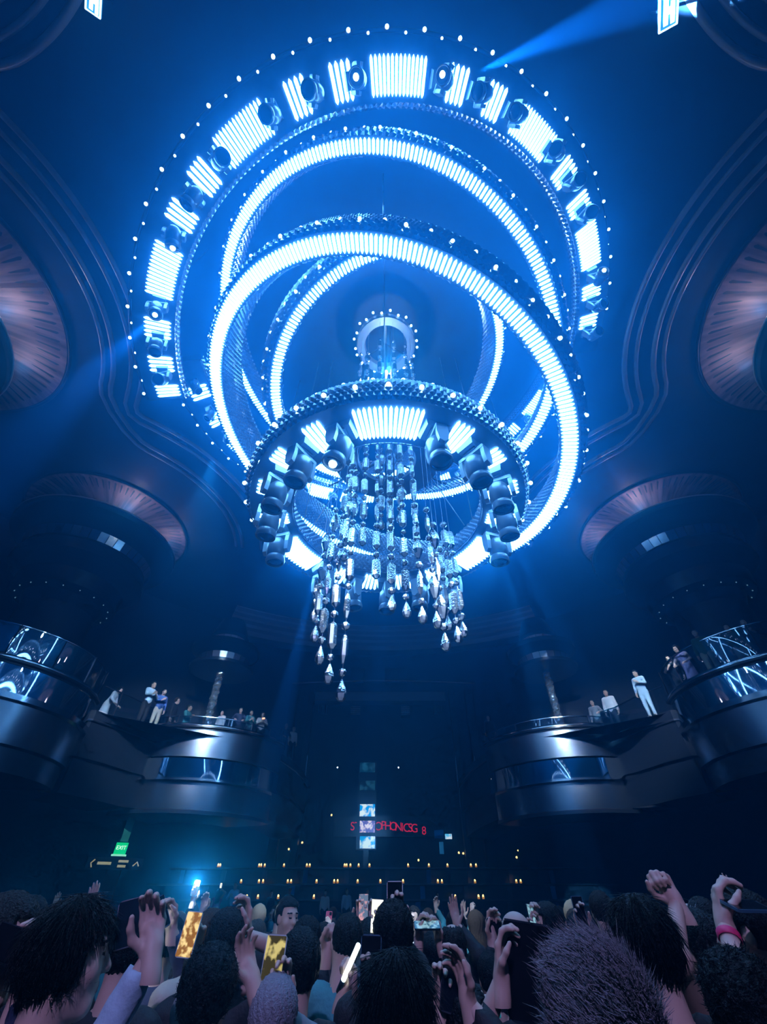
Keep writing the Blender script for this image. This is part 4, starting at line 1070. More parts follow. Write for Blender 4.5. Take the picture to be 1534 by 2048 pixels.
    # shirt and trousers
    def shirtf(P):
        d = torso(P, .014)
        for sd in 'LR':
            d = smin(d, arm(P, sd, .014, sleeve == 'long') if sleeve != 'none' else cap(P, sh[sd], sh[sd], .062, .062), .035)
            if sleeve == 'long': d = np.maximum(d, -(cap(P, wr[sd], wr[sd] + hf[sd][0][:, 0] * .15, .05, .06)))
        Qn = (P - piv) @ Rl + piv
        d = np.maximum(d, -(np.linalg.norm((Qn - np.array([0, .01, 1.52])) * np.array([1, 1, .8]), axis=1) - .085))
        if dress: d = smin(d, cap(P * np.array([1, 1.2, 1]), (0, 0, .95), (0, 0, .48), .16, .23), .05)
        else: d = np.maximum(d, .86 - P[:, 2])
        w = .003 * np.sin(P[:, 2] * 70 + 9 * P[:, 0]) * np.sin(P[:, 0] * 47 + P[:, 1] * 31)
        return d + w
    lo = np.minimum.reduce([np.array([-.32, -.3, .45 if dress else .82])] + [np.minimum(np.minimum(sh[d], el[d]), wr[d]) - .08 for d in 'LR'])
    hi = np.maximum.reduce([np.array([.32, .3, 1.5])] + [np.maximum(np.maximum(sh[d], el[d]), wr[d]) + .08 for d in 'LR'])
    V, Q = polygonise(shirtf, lo, hi, .016 / min(fine, 1.3)); mesh('dress' if dress else 'shirt', V, Q, [m_cloth(shirt, CLOTH[shirt])], None, root)
    if not dress:
        V, Q = polygonise(lambda P: np.maximum(smin(legs(P, .014), cap(P * st, (0, 0, .9), (0, 0, .95), .155, .152), .04), .07 - P[:, 2]), (-.28, -.25, .05), (.28, .25, 1.0), .024)
        mesh('trousers', V, Q, [m_cloth(trousers, CLOTH[trousers])], None, root)
    V, Q = polygonise(lambda P: np.minimum(*[smin(cap(P, lg[d][2], lg[d][3], .05, .045), cap(P, np.array(lg[d][2]) - np.array([0, .02, .05]), np.array(lg[d][3]), .045, .04), .02) for d in 'LR']) if False else np.maximum(np.minimum(*[cap(P, np.array(lg[d][2]) * np.array([1, 1, .6]), lg[d][3], .052, .044) for d in 'LR']), .004 - P[:, 2]), (-.2, -.1, 0), (.2, .2, .14), .018)
    mesh('shoes', V, Q, [m_black], None, root)
    # hair
    if hair != 'bald':
        seed = (sum(map(ord, label)) % 97) * .13
        def hairf(P):
            q = (P - hc) @ Rh; x, y, z = q[:, 0], q[:, 1], q[:, 2]; an = np.arctan2(x, -y)
            th = {'short': .014, 'crop': .006, 'long': .020, 'bob': .022, 'curly': .020, 'wild': .026, 'thin': .007}[hair]
            d = ell(q, (0, -.016, .038), (.077 + th, .097 + th, .090 + th))
            rem = np.maximum(.030 - y + .25 * np.minimum(z, 0), z - .072)          # open face
            d = smax(d, -rem, .012)
            low = {'short': -.055, 'crop': -.04, 'long': -.5, 'bob': -.11, 'curly': -.10, 'wild': -.11, 'thin': -.03}[hair]
            if hair == 'long':
                b = cap(q * np.array([1, 1.25, 1]), (0, -.05, .02), (0, -.10, -.30), .096, .115); b = smax(b, -(rem), .012); d = smin(d, b, .05)
                d = np.maximum(d, -.36 - z + .02 * np.sin(an * 9))
            else: d = np.maximum(d, low - z + (.012 * np.sin(an * 7) if hair in ('bob', 'wild') else 0))
            for sx in (-1, 1):
                if hair in ('short', 'crop', 'thin'): d = np.maximum(d, -(ell(q, (sx * .085, .0, -.01), (.022, .026, .042))))
            if hair == 'thin': d = np.maximum(d, -(ell(q, (0, .0, .13), (.055, .075, .05))))
            if hair in ('curly', 'wild'): d = d + .007 * np.sin(x * 150 + seed) * np.sin(y * 140) * np.sin(z * 150 + seed)
            else: d = d + .0035 * np.sin(an * 26 + 5 * np.sin(z * 22 + seed)) + .0015 * np.sin(an * 61 + z * 30)
            return d
        lo = hc - np.array([.16, .22, .42 if hair == 'long' else .18]); hi = hc + np.array([.16, .17, .19])
        V, Q = polygonise(hairf, lo, hi, .0075 / fine); ho = mesh('hair', V, Q, [m_hair(hairc)], None, root)
        if strands:
            r0 = np.random.default_rng(int(seed * 100)); vi = r0.choice(len(V), strands); b = []; f = []; up = np.array([0, 0, 1.])
            Cn = hc + Rh @ np.array([0, -.016, .03])
            for k in vi:
                p = V[k]; n = p - Cn; n /= np.linalg.norm(n); lq = Rh.T @ (p - hc)
                side = np.cross(up, n); side /= max(1e-6, np.linalg.norm(side)); down = np.cross(n, side)
                rad = Rh @ np.array([lq[0], lq[1] + .02, 0]); rad /= max(1e-6, np.linalg.norm(rad)); longh = hair in ('long', 'bob')
                if longh:
                    flow = rad * .7 - up; flow -= n * (flow @ n); flow /= max(1e-6, np.linalg.norm(flow))
                else:
                    sw = Rh @ np.array([-.75, -.1, .55]) if hair == 'wild' else side * r0.normal(0, 1) + up * r0.normal(0, .6)
                    flow = sw - n * (sw @ n); flow = flow / max(1e-6, np.linalg.norm(flow)) + n * (.45 if hair == 'wild' else .35)
                flow = flow + r0.normal(0, .07 if longh else .20, 3); flow /= np.linalg.norm(flow)
                L = {'long': .11, 'bob': .07, 'wild': .055, 'curly': .026}.get(hair, .024) * r0.uniform(.6, 1.3); w = .0010 * r0.uniform(.7, 1.6)
                p = p - n * .001
                q0 = p - flow * .01; wv = np.cross(flow, n); wv /= max(1e-6, np.linalg.norm(wv)); o = len(b); bend = r0.normal(0, .25, 3)
                for t_, ww in ((0, 1), (.4, 1), (.75, .7), (1, .15)):
                    c_ = q0 + flow * L * t_ + bend * L * t_ * t_ * (.25 if longh else .6) + (n * .004 * t_ if longh else 0)
                    b += [c_ + wv * w * ww, c_ - wv * w * ww, c_ + n * w * ww]
                for t_ in range(3):
                    for e in range(3): f.append((o + t_ * 3 + e, o + t_ * 3 + (e + 1) % 3, o + t_ * 3 + 3 + (e + 1) % 3, o + t_ * 3 + 3 + e))
            ms = mesh('hair_strands', np.array(b), np.array(f), [m_hair(hairc)], None, root); ms['kind'] = 'stuff'
    if hat:
        V, Q = polygonise(lambda P: smin(np.maximum(ell((P - hc) @ Rh, (0, -.012, .045), (.090, .108, .092)), .03 - ((P - hc) @ Rh)[:, 2]), ell((P - hc) @ Rh, (0, .12, .045), (.07, .075, .012)), .02), hc - np.array([.14, .22, .1]), hc + np.array([.14, .22, .16]), .009)
        mesh('cap', V, Q, [m_cloth(hat, CLOTH[hat])], None, root)
    return root
# ------------------------------------------------------------------ phones
def phone_screen(nm, seed, c0, c1, es, scale=14): return MATS.get(nm) or screen_mat(nm, seed, c0, c1, es, scale)
S_GOLD = phone_screen('phone_gold', 3.1, (.30, .12, .02), (1.0, .72, .30), 1.1, 30)
S_GOLD2 = phone_screen('phone_olive', 5.6, (.05, .04, .01), (.75, .62, .22), .9, 30)
S_BLUE = phone_screen('phone_blue', 7.7, (.02, .12, .22), (.35, .65, .8), .8, 26)
S_WHITE = phone_screen('phone_white', 1.3, (.95, .9, .6), (1, 1, .95), 2.0, 18)
S_PINK = phone_screen('phone_pink', 2.2, (.15, .22, .35), (.9, .45, .5), .9, 22)
S_TEAL = phone_screen('phone_teal', 9.1, (.0, .15, .2), (.1, .7, .75), .7, 24)
m_case = mat('phone_case', (.02, .03, .045), .3, .2, coat=.4)
m_caseb = mat('phone_case_blue', (.05, .14, .22), .35, .1)
m_casep = mat('phone_case_pink', (.75, .15, .25), .4)
m_torch = mat('torch_light', (1, 1, 1), .3, 0, (.75, .92, 1.0), 60)
def phone(label, c, n, up, screen=None, size=(.076, .155, .009), case=None, torch=False, cat='phone', lens=True, name='phone'):
    n = Vector(n).normalized(); up = Vector(up); up = (up - n * up.dot(n)).normalized(); x = up.cross(n)
    M = Matrix((x, up, n)).transposed().to_4x4(); M.translation = Vector(c)
    t = thing(name, label, cat, M=M); w, h, d = size; case = case or m_case
    r = w * .16; pts = []
    for cx, cy, a0 in ((w / 2 - r, h / 2 - r, 0), (-w / 2 + r, h / 2 - r, 90), (-w / 2 + r, -h / 2 + r, 180), (w / 2 - r, -h / 2 + r, 270)):
        for k in range(5): a = R_(a0 + 22.5 * k); pts.append((cx + r * math.cos(a), cy + r * math.sin(a)))
    k = len(pts); b = MB(); vs = [(px, py, -d / 2) for px, py in pts] + [(px, py, d / 2) for px, py in pts]
    b.add(vs, [tuple(range(k))[::-1], tuple(range(k, 2 * k))] + [(i, (i + 1) % k, (i + 1) % k + k, i + k) for i in range(k)]); b.build('case', case, t, 40)
    b = MB(); b.box((0, 0, d / 2 + .0004), (w * .92, h * .95, .0008)); b.build('screen', screen or mat('screen_off', (.008, .009, .012), .08), t)
    if lens:
        b = MB(); b.box((-w * .24, h * .36, -d / 2 - .0012), (w * .38, w * .38, .0024)); b.build('camera_block', m_lens, t)
    if torch:
        b = MB(); b.sphere((-w * .1, h * .40, -d / 2 - .003), .014, 10, 6); b.sphere((-w * .1, h * .40, d / 2 + .003), .012, 10, 6); b.build('torch', m_torch, t, True)
    return t
CAMV = Vector((0, -1, .05))
UPZ = (0, 0, 1)
def grip(side, c, n, up, k=.105, off=.03, hint=None, shift=0.0):
    """arm spec for a hand holding a phone from behind; c phone centre, n screen normal"""
    n = Vector(n).normalized(); up = Vector(up).normalized(); x = up.cross(n)
    w = Vector(c) - up * k - n * off + x * shift
    a = (side, tuple(w), tuple(up), tuple(n), 'grip'); return a + (tuple(hint),) if hint else a

# ------------------------------------------------------------------ people in front
def head_at(px, py, Z): return W(px, py, Z)
# left side
person('woman with wavy dark hair at lower left turning her face to the right', head_at(135, 1925, 1.22), yaw=-.95, hair='bob', hairc='dark', shirt='black', strands=2600, nod=.1, fine=1.0)
c = W(32, 1893, 1.25); phone('black phone held sideways at the far left edge of the crowd', c, (.4, -.6, .1), (-.8, -.3, .2), None)
person('person at the far left edge in profile with both hands near a phone', head_at(-10, 1903, 1.30), yaw=-1.1, hair='short', hairc='dark', shirt='navy', arms=[('R', tuple(W(46, 1985, 1.22)), (-.1, .1, 1), (-.7, -.5, .2), 'grip')])
c = W(43, 1838, 2.2); phone('phone with a glaring white torch over a dark head at the left edge', c, CAMV, (.2, 0, 1), None, torch=True)
person('dark haired person at left edge raising a phone with a glaring torch', head_at(40, 1868, 2.05), yaw=.2, hair='short', shirt='black', arms=[grip('R', c, CAMV, (.2, 0, 1))])
person('dark haired person between the wavy haired woman and the raised pale sleeve', head_at(255, 1915, 1.79), yaw=-.1, hair='short', shirt='black')
c = W(258, 1846, 1.33); phone('black phone held high by the hand with the pale blue cuff', c, (.25, -.9, .2), (-.25, 0, 1), None, (.074, .118, .012))
person('curly haired man at lower left raising an arm in a pale blue sleeve', head_at(412, 2000, 1.36), yaw=.05, hair='curly', hairc='black', shirt='lightblue', strands=1800,
       arms=[('L', tuple(W(302, 1908, 1.24)), (-.35, .15, .9), (.2, -.9, .2), 'grip', (-.5, -.1, -1))])
c = W(379, 1868, 1.95); phone('phone with a bright orange and yellow screen held upright left of centre', c, CAMV, (.07, 0, 1), S_GOLD, case=mat('case_white', (.6, .7, .7), .3))
person('fair man beside the phone with the orange and yellow screen', head_at(412, 1880, 2.31), yaw=.75, hair='crop', hairc='brown', shirt='sand', arms=[grip('R', c, CAMV, (.07, 0, 1), .10, .03)])
c = W(466, 1840, 2.05); phone('phone held sideways with a blue and orange picture, left of centre', c, CAMV, (-1, 0, .03), S_BLUE)
person('dark haired person raising a sideways phone with the right arm, left of centre', head_at(447, 1896, 1.91), yaw=.0, hair='short', shirt='black', sleeve='short', arms=[('R', tuple(W(492, 1872, 1.98)), (-.12, 0, 1), (-.8, -.5, .1), 'grip', (.9, 0, -1))])
c = W(320, 1826, 2.3); phone('dark blue phone tilted over the crowd beside the pale cuffed arm', c, (.3, -.8, .4), (-.55, .1, .8), None, case=m_caseb)
person('person in dark clothes lifting a tilted blue phone behind the pale sleeve', head_at(334, 1893, 2.5), yaw=.1, hair='short', shirt='navy', arms=[('R', tuple(W(343, 1857, 2.3)), (-.35, 0, 1), (-.4, -.8, .2), 'pinch')])
c = W(546, 1930, 1.50); phone('phone with a golden picture of a crowd held upright near the bottom centre left', c, CAMV, (.04, 0, 1), S_GOLD2, case=mat('case_white'))
person('light haired person at the bottom edge lifting the phone with the golden picture', head_at(545, 2052, 1.40), yaw=0, hair='short', hairc='light', shirt='grey', arms=[grip('R', c, CAMV, (.04, 0, 1), .11, .03, shift=.03), ('L', tuple(W(505, 1965, 1.45)), (-.5, .1, .75), (.5, -.6, .3), 'relaxed')])
person('young man looking to the left with his face lit, in the left middle crowd', head_at(507, 1874, 4.2), yaw=2.0, hair='short', hairc='dark', shirt='blue', fine=.8)
person('dark haired person in the middle of the crowd left of the glowing stick', head_at(612, 1895, 2.4), yaw=-.1, hair='short', shirt='black', fine=.8)
person('dark haired person just behind the phone with the golden picture', head_at(596, 1945, 1.75), yaw=.1, hair='bob', shirt='black', fine=.8)
person('woman with her face turned to the camera left of the glowing stick', head_at(644, 1884, 3.9), yaw=2.8, hair='long', hairc='black', shirt='black', fine=.8, arms=[('L', tuple(W(660, 1900, 3.4)), (0, 0, 1), (0, -1, 0), 'relaxed')])
st = thing('glow_stick', 'bright white glowing stick held up at the middle of the crowd', 'glow stick', (W(690, 1952, 1.95)))
b = MB(); v = W(717, 1890, 1.95) - W(690, 1952, 1.95); b.tube([v * -.12, v * 1.0], .011, 8); b.build('lit_tube', mat('stick_glow', (1, 1, 1), .3, 0, (.75, .98, 1), 5), st, True)
b = MB(); b.tube([v * -.5, v * -.12], .012, 8); b.build('handle', m_case, st, True)
person('dark haired person holding the bright glowing stick', head_at(692, 1892, 2.2), yaw=.1, roll=.15, hair='crop', hairc='black', shirt='teal', sleeve='none', fine=.9, arms=[('R', tuple(W(688, 1985, 1.95)), (.4, 0, 1), (-.6, -.6, .1), 'fist'), ('L', tuple(W(655, 1905, 2.25)), (.1, .1, 1), (.4, -.8, 0), 'fist', (-.8, 0, -1))])
c = W(727, 1814, 3.2); phone('small upright phone with a pink picture above the centre of the crowd', c, CAMV, UPZ, S_PINK)
person('person behind the crowd raising the small phone with the pink picture', head_at(715, 1872, 3.4), yaw=0, hair='short', shirt='grey', fine=.9, arms=[grip('L', c, CAMV, UPZ, .1, .03, shift=-.02), grip('R', c, CAMV, UPZ, .10, .03, shift=.05)])
c = W(754, 1832, 2.55); phone('phone with a glaring pale yellow screen left of the central dark head', c, CAMV, (.05, 0, 1), S_WHITE)
person('dark haired person raising the glaring pale yellow phone', head_at(740, 1890, 2.75), yaw=0, hair='short', shirt='black', fine=.8, arms=[grip('R', c, CAMV, (.05, 0, 1))])
c = W(790, 1806, 1.95); phone('dark phone with a white lit top edge over the central dark head', c, CAMV, UPZ, mat('screen_off'), case=mat('case_white'))
person('tall person with dark hair at the centre raising a phone overhead', head_at(787, 1882, 1.85), yaw=0, hair='short', hairc='black', shirt='black', strands=900, arms=[grip('R', c, CAMV, UPZ, .11, .03)])
c = W(741, 1930, 1.5); phone('dark blue phone back at the centre above the long dark hair', c, CAMV, (.03, 0, 1), None, case=m_caseb)
person('woman with long shiny black hair at the bottom centre', head_at(793, 2030, 1.22), yaw=.05, hair='long', hairc='black', shirt='black', strands=5200, arms=[grip('L', c, CAMV, (.03, 0, 1), .11, .03)])
person('man with thinning dark hair right of centre', head_at(907, 1903, 2.5), yaw=.05, hair='thin', hairc='dark', shirt='black', fine=.9)
c = W(905, 1958, 1.4); phone('dark phone held in two hands right of the long black hair', c, (-.1, -1, .15), (.18, 0, 1), None)
person('dark haired person at the bottom edge lifting a dark phone in two hands', head_at(935, 2070, 1.36), yaw=0, hair='short', shirt='black', arms=[grip('L', c, (-.1, -1, .15), (.18, 0, 1), .10, .03, shift=-.035), ('R', tuple(W(938, 2010, 1.3)), (-.15, .1, 1), (-.8, -.5, 0), 'relaxed')])
c = W(1062, 1942, 1.38); phone('large black tablet held up right of centre', c, CAMV, (.12, 0, 1), None, (.175, .235, .010), cat='tablet', name='tablet')
person('short person hidden behind blond hair holding up the large black tablet', head_at(1120, 2055, 1.42), yaw=0, hair='bob', hairc='dark', shirt='black', sleeve='none', arms=[('L', tuple(W(1003, 1960, 1.36)), (.15, .05, 1), (.85, -.4, 0), 'grip', (-1, 0, -.6)), ('R', tuple(W(1120, 1985, 1.40)), (-.1, .05, 1), (-.85, -.4, 0), 'grip')])
c = W(994, 1858, 2.55); phone('phone held in both hands by the bald man', c, (.5, -.8, .1), (-.9, -.4, .2), None)
person('bald man facing left with a phone held up at his face', head_at(1030, 1873, 2.7), yaw=1.1, hair='bald', shirt='black', nod=.15, arms=[('L', tuple(W(985, 1885, 2.5)), (.1, .1, 1), (.5, -.8, 0), 'grip'), ('R', tuple(W(1006, 1890, 2.55)), (-.2, .1, 1), (-.6, -.7, 0), 'grip')])
c = W(854, 1851, 2.5); phone('sideways phone held in two raised hands right of the central dark head', c, (0, -.45, .9), (1, 0, .05), S_BLUE)
person('person framing a sideways phone with two raised hands', head_at(868, 1915, 2.75), yaw=0, hair='short', shirt='navy', sleeve='short', fine=.9, arms=[('L', tuple(W(838, 1878, 2.5)), (.15, 0, 1), (.7, -.6, 0), 'pinch', (-1, 0, -.7)), ('R', tuple(W(878, 1878, 2.5)), (-.25, 0, 1), (-.7, -.6, 0), 'pinch', (1, 0, -.7))])
person('person with an open hand raised, right of the sideways teal phone', head_at(913, 1862, 3.6), yaw=0, hair='short', shirt='black', fine=.8, arms=[('R', tuple(W(915, 1850, 3.5)), (-.2, 0, 1), (0, -1, 0), 'open')])
c = W(1064, 1838, 2.9); phone('small phone held up by the woman behind the bald man', c, (.6, -.7, .1), (.1, 0, 1), S_BLUE)
person('woman in profile behind the bald man lifting a small phone', head_at(1094, 1856, 3.1), yaw=1.5, hair='long', hairc='black', shirt='black', fine=.9, arms=[grip('R', c, (.6, -.7, .1), (.1, 0, 1)), ('L', tuple(W(1076, 1858, 2.9)), (-.2, 0, 1), (.3, -.8, 0), 'pinch')])
c = W(1159, 1822, 2.9); phone('blue phone held up above the blond hair, right of centre', c, CAMV, UPZ, None, case=m_caseb)
person('person lifting a blue phone, seen over the blond hair', head_at(1165, 1874, 3.0), yaw=.6, hair='long', hairc='dark', shirt='black', sleeve='short', fine=.9, arms=[grip('R', c, CAMV, UPZ, .1, .03, (1, 0, -.8))])
person('person in a pale blue shirt seen from behind left of the tall dark head', head_at(1206, 1828, 3.3), yaw=-.2, hair='short', hairc='dark', shirt='lightblue', fine=.8, floor=.08)
person('person with bushy blond hair filling the bottom right of the photo', head_at(1215, 2085, .82), yaw=.0, hair='wild', hairc='light', shirt='navy', strands=9000, fine=1.2)
person('tall person with a full head of dark hair right of the blond hair', head_at(1293, 1906, 1.40), yaw=.1, hair='bob', hairc='black', shirt='black', strands=1800, build=1.0, fine=1.1)
person('person in dark clothes raising a loosely closed fist at right', head_at(1412, 1907, 1.72), yaw=.2, hair='short', shirt='black', sleeve='none', arms=[('L', tuple(W(1352, 1806, 1.75)), (-.3, .2, 1), (-.5, -.6, 0), 'fist', (-.3, 0, -1))])
person('person wearing a grey cap at right beside the hand with a red wristband', head_at(1415, 1852, 2.7), yaw=0, hair='short', hairc='dark', shirt='black', hat='grey', fine=.8)
c = W(1492, 1812, 1.5); phone('dark teal phone held flat in the hand with the red wristband', c, (.1, -.35, .9), (1, .2, .12), None, case=m_caseb)
pr = person('person at the right edge raising a phone with a red wristband', head_at(1500, 1872, 1.62), yaw=.9, hair='short', hairc='black', shirt='black', sleeve='none', arms=[('L', tuple(W(1450, 1848, 1.5)), (.25, .1, 1), (.9, -.2, 0), 'pinch', (-.8, 0, -.8))])
wb_ = MB(); el_, wr_, sc_ = LAST_ARMS['L']; ax = (wr_ - el_).normalized(); Mw = ax.to_track_quat('Z', 'Y').to_matrix().to_4x4(); Mw.translation = wr_.lerp(el_, .16)
rb_ = .0335 * sc_; wb_.lathe([(rb_, -.012), (rb_ + .003, -.009), (rb_ + .003, .009), (rb_, .012), (rb_ - .004, 0), (rb_, -.012)], 24, 0, Mw); o = wb_.build('wristband', mat('wristband_red', (.75, .04, .16), .5), pr, True); o['label'] = 'red wristband'
person('person with fuzzy dark hair in the bottom right corner', head_at(1505, 2055, 1.0), yaw=.1, hair='curly', hairc='black', shirt='navy', strands=3000)
c = W(968, 2015, 2.0); phone('phone with a teal screen low at the bottom, left of the blond hair', c, CAMV, (1, 0, .05), S_TEAL, case=mat('case_white'))
person('dark haired person low at the bottom lifting a teal lit phone', head_at(985, 1962, 2.35), yaw=0, hair='short', shirt='black', fine=.8, arms=[grip('L', c, CAMV, (0, 0, 1), .08, .03)])
c = W(1376, 1826, 3.0); phone('small teal phone right of the raised fist', c, CAMV, (.3, 0, 1), None, case=m_caseb)
person('person behind the raised fist lifting a small teal phone', head_at(1372, 1858, 3.1), yaw=.3, hair='short', shirt='black', fine=.8, arms=[grip('L', c, CAMV, (.3, 0, 1))])
c = W(657, 1840, 5.0); phone('pink cased phone held up in the far middle of the crowd', c, (0, 1, 0), (.05, 0, 1), None, case=m_casep)
person('person holding up the pink cased phone', head_at(660, 1868, 5.1), yaw=0, hair='short', shirt='black', fine=.7, arms=[('R', tuple(c + Vector((0, -.03, -.105))), (0, 0, 1), (0, 1, 0), 'grip')])
c = W(391, 1776, 5.2); phone('phone with a dazzling torch burst high at left of centre', c, CAMV, (.1, 0, 1), None, torch=True)
point(c + Vector((0, -.06, .05)), 45, (.65, .88, 1.0), .03)
person('person raising the phone with the dazzling torch burst', head_at(380, 1842, 5.3), yaw=.2, hair='short', shirt='black', fine=.7, arms=[grip('R', c, CAMV, (.1, 0, 1))])
point(W(43, 1832, 2.15), 14, (.7, .9, 1.0), .02)

# ------------------------------------------------------------------ guests on the balconies
def guest(px, py, label, yaw, far=1.0, zf=None, hh=1.62, **k):
    z = ZB if zf is None else zf
    far = 1 + (far - 1) * .6; p = WZ(px, py, z + hh - CZ); d = Vector((p.x, p.y, 0)); d2 = d * far; p = Vector((d2.x, d2.y, CZ + (p.z - CZ) * far))
    return person(label, p, yaw=yaw, floor=z, fine=k.pop('fine', .72), **k)
m_black_ = None
guest(240, 1380, 'woman in a white dress leaning over the left balcony railing', -1.4, 1.03, hh=1.50, hair='long', hairc='black', shirt='white', dress=True, lean=22, arms=[('R', 'rail'), ('L', 'rail')])
guest(308, 1370, 'man in a pale suit jacket looking at his phone on the left balcony', -2.0, 1.04, hair='short', hairc='dark', shirt='lightblue', trousers='black', skin=1, arms=[('R', 'chest'), ('L', 'chest')])
guest(329, 1384, 'bearded man in a blue shirt and pale trousers on the left balcony', -2.3, 1.04, hh=1.58, hair='short', hairc='black', shirt='blue', trousers='sand', arms=[('R', 'chest')])
guest(188, 1350, 'person half hidden at the end of the left glass balcony front', -1.8, 1.03, hair='short', hairc='dark', shirt='black')
guest(355, 1402, 'brown haired guest in dark clothes, right of the blue shirt on the left balcony', -1.6, 1.06, hair='bob', hairc='brown', shirt='black')
guest(380, 1416, 'guest with an orange lit drink beside the left rounded bay', -1.8, 1.07, hh=1.55, hair='short', hairc='dark', shirt='teal', skin=1, arms=[('R', 'chest')])
guest(445, 1426, 'guest in a white shirt behind the left inner bay railing, nearest the sparkling column', 2.9, 1.0, hh=1.45, hair='short', hairc='dark', shirt='white')
guest(482, 1421, 'man in a dark blue shirt leaning on the left inner bay', -2.8, 1.0, hair='short', hairc='dark', shirt='navy', arms=[('R', 'rail'), ('L', 'rail')])
guest(503, 1426, 'guest in a teal shirt taking a picture on the left inner bay', -2.5, .985, hair='short', hairc='black', shirt='teal', arms=[('R', 'chest'), ('L', 'chest')])
g = guest(526, 1430, 'woman in white with a bright orange phone light on the left inner bay', -2.7, 1.0, hair='long', hairc='brown', shirt='white', arms=[('R', 'chest'), ('L', 'chest')])
phone('phone with a bright orange screen on the left inner bay', g.location + Matrix.Rotation(g.rotation_euler.z, 3, 'Z') @ Vector((0, .36, 1.36)), (-.1, -1, -.2), (1, 0, .1), phone_screen('phone_orange', 4, (1, .3, .12), (1, .8, .6), 3, 20), (.09, .16, .01))
guest(573, 1452, 'balding man in black at the end of the left inner bay', -2.4, .99, hair='bald', hairc='dark', shirt='black', skin=1, lean=12, arms=[('R', 'rail'), ('L', 'rail')])
guest(588, 1459, 'blond guest in a white top, last on the left inner bay', -2.6, .97, hair='bob', hairc='blond', shirt='white')
guest(1184, 1406, 'man in a grey jacket at the near end of the right balcony railing', 2.5, 1.03, hair='short', hairc='dark', shirt='grey', trousers='black', arms=[('L', 'rail')])
guest(1211, 1386, 'man in a dark jacket and white shirt on the right balcony', 2.4, 1.07, hair='short', hairc='dark', shirt='white', trousers='black', skin=1)
guest(1270, 1347, 'man in a pale blue suit looking down over the right balcony', 2.2, 1.035, hair='short', hairc='black', shirt='lightblue', trousers='lightblue', nod=-.3, arms=[('L', 'chest')])
guest(1337, 1318, 'dark haired woman in black on the right balcony, left of the lilac dress', 2.2, 1.04, hh=1.52, hair='long', hairc='black', shirt='black', arms=[('R', 'chest')])
guest(1352, 1298, 'woman in a lilac dress leaning on the right balcony', 2.0, 1.05, hh=1.52, hair='long', hairc='dark', shirt='lilac', sleeve='none', dress=True, lean=14, arms=[('L', 'rail'), ('R', 'rail')])
guest(1390, 1267, 'man in a dark green shirt and pale trousers on the right balcony', 2.3, 1.05, hair='short', hairc='dark', shirt='green', trousers='sand')
guest(1454, 1256, 'man in dark green behind the right glass balcony front, beside a white patch', 2.3, 1.03, hair='short', hairc='dark', shirt='green', trousers='sand')
guest(1487, 1246, 'guest in black behind the right glass front with arms folded', 2.5, 1.05, hair='short', hairc='black', shirt='black', arms=[('L', 'chest'), ('R', 'chest')])
guest(1519, 1262, 'guest with bare arms behind the right glass front at the edge of the photo', 2.2, 1.03, hh=1.55, hair='bob', hairc='dark', shirt='black', sleeve='none', skin=1, arms=[('L', 'chest')])
guest(976, 1436, 'lone dark figure on the far right inner balcony, left of the sparkling column', 2.9, 1.0, hair='short', hairc='black', shirt='black')

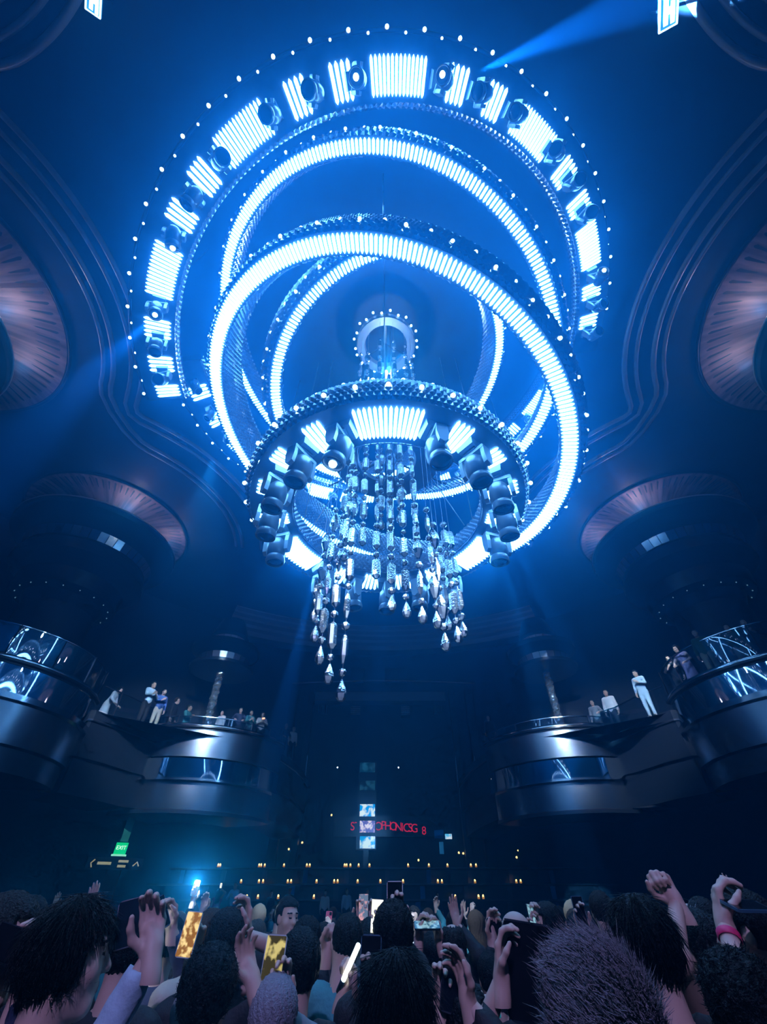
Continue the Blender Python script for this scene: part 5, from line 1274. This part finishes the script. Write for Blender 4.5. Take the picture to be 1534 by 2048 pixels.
# ------------------------------------------------------------------ people on the rear tiers
def tier_guest(px, py, y, zf, label, yaw=PI, **k):
    p = WY(px, py, y); return person(label, p, yaw=yaw, floor=zf, fine=.7, **k)
tier_guest(471, 1771, 24.25, 1.0, 'man in a pale blue shirt standing on the lowest rear tier', PI - .2, hair='short', hairc='black', shirt='lightblue', trousers='navy', skin=1, arms=[('L', 'chest'), ('R', 'chest')])
tier_guest(437, 1786, 23.9, .8 if False else 1.0, 'woman in a magenta dress raising a lit phone beside the pale blue shirt', .3, hair='long', hairc='dark', shirt='magenta', dress=True, sleeve='none', hs=.93, arms=[('R', tuple(WY(442, 1778, 23.8)), (0, 0, 1), (0, -1, 0), 'grip')])
phone('tiny lit phone raised by the woman in magenta', WY(442, 1771, 23.75), (0, -1, 0), UPZ, S_WHITE, (.09, .17, .01))
for px, py, sh_, lb in ((543, 1787, 'navy', 'dim guest in navy on the lowest tier, second from the pale blue shirt'), (580, 1781, 'black', 'dim guest in black on the lowest tier left of the counter middle'), (651, 1786, 'white', 'dim guest with a white shirt front on the lowest rear tier'), (694, 1783, 'lightblue', 'dim guest in pale blue turned left on the lowest rear tier'), (735, 1784, 'grey', 'dim guest in grey behind the raised phones on the lowest rear tier'), (875, 1790, 'navy', 'dim guest in navy on the right part of the lowest rear tier')):
    tier_guest(px, py, 24.3, 1.0, lb, PI + .3, hair='short', hairc='black', shirt=sh_, skin=1)

# ------------------------------------------------------------------ the crowd farther off: copies of a few people
protos = []
PL = [('short', 'black', 'black', 0), ('long', 'brown', 'teal', 0), ('short', 'dark', 'navy', 1), ('crop', 'black', 'white', 0), ('bob', 'blond', 'black', 0), ('short', 'brown', 'grey', 1)]
PN = ['short black hair and a black shirt', 'long brown hair and a teal top', 'short dark hair and a navy shirt', 'cropped black hair and a white shirt', 'blond bobbed hair and a black top', 'short brown hair and a grey shirt']
taken = [Vector((o.location.x, o.location.y)) for o in bpy.data.objects if o.name.split('.')[0] == 'person']
r0 = random.Random(21); far = []; tries = 0
while len(far) < 120 and tries < 20000:
    tries += 1; y = 3.6 + 18.6 * r0.random() ** 1.6; x = r0.uniform(-1, 1) * (.8 + .70 * y)
    if y > 22 or abs(x) > 12: continue
    q = Vector((x, y))
    if all((q - t_).length > .52 for t_ in taken): taken.append(q); far.append(q)
for i, q in enumerate(sorted(far, key=lambda v: v.y)):
    k = i % 8; base_k = k % 6; raised = k in (6, 7)
    if i < 8:
        hp = Vector((q.x, q.y, 1.58)); hr, hcx, shx, skx = PL[base_k]
        ar = [('R', (q.x + .16, q.y + .22, 1.72), (0, 0, 1), (0, -1, 0), 'open' if k == 6 else 'grip')] if raised else []
        lab = 'partygoer with %s%s among the far crowd' % (PN[base_k], ', one hand raised,' if raised else '')
        o = person(lab, hp, yaw=0, hair=hr, hairc=hcx, shirt=shx, skin=skx, arms=ar, fine=.7, group='crowd on the far dance floor'); protos.append(o)
        o.rotation_euler.z = 0
    else:
        o = copy_tree(protos[k]); s = r0.uniform(.95, 1.06); o.scale = (s, s, s); o.location = (q.x, q.y, 0)
        o.rotation_euler.z = r0.uniform(-.6, .6) if r0.random() < .8 else r0.uniform(1.5, 4.5)
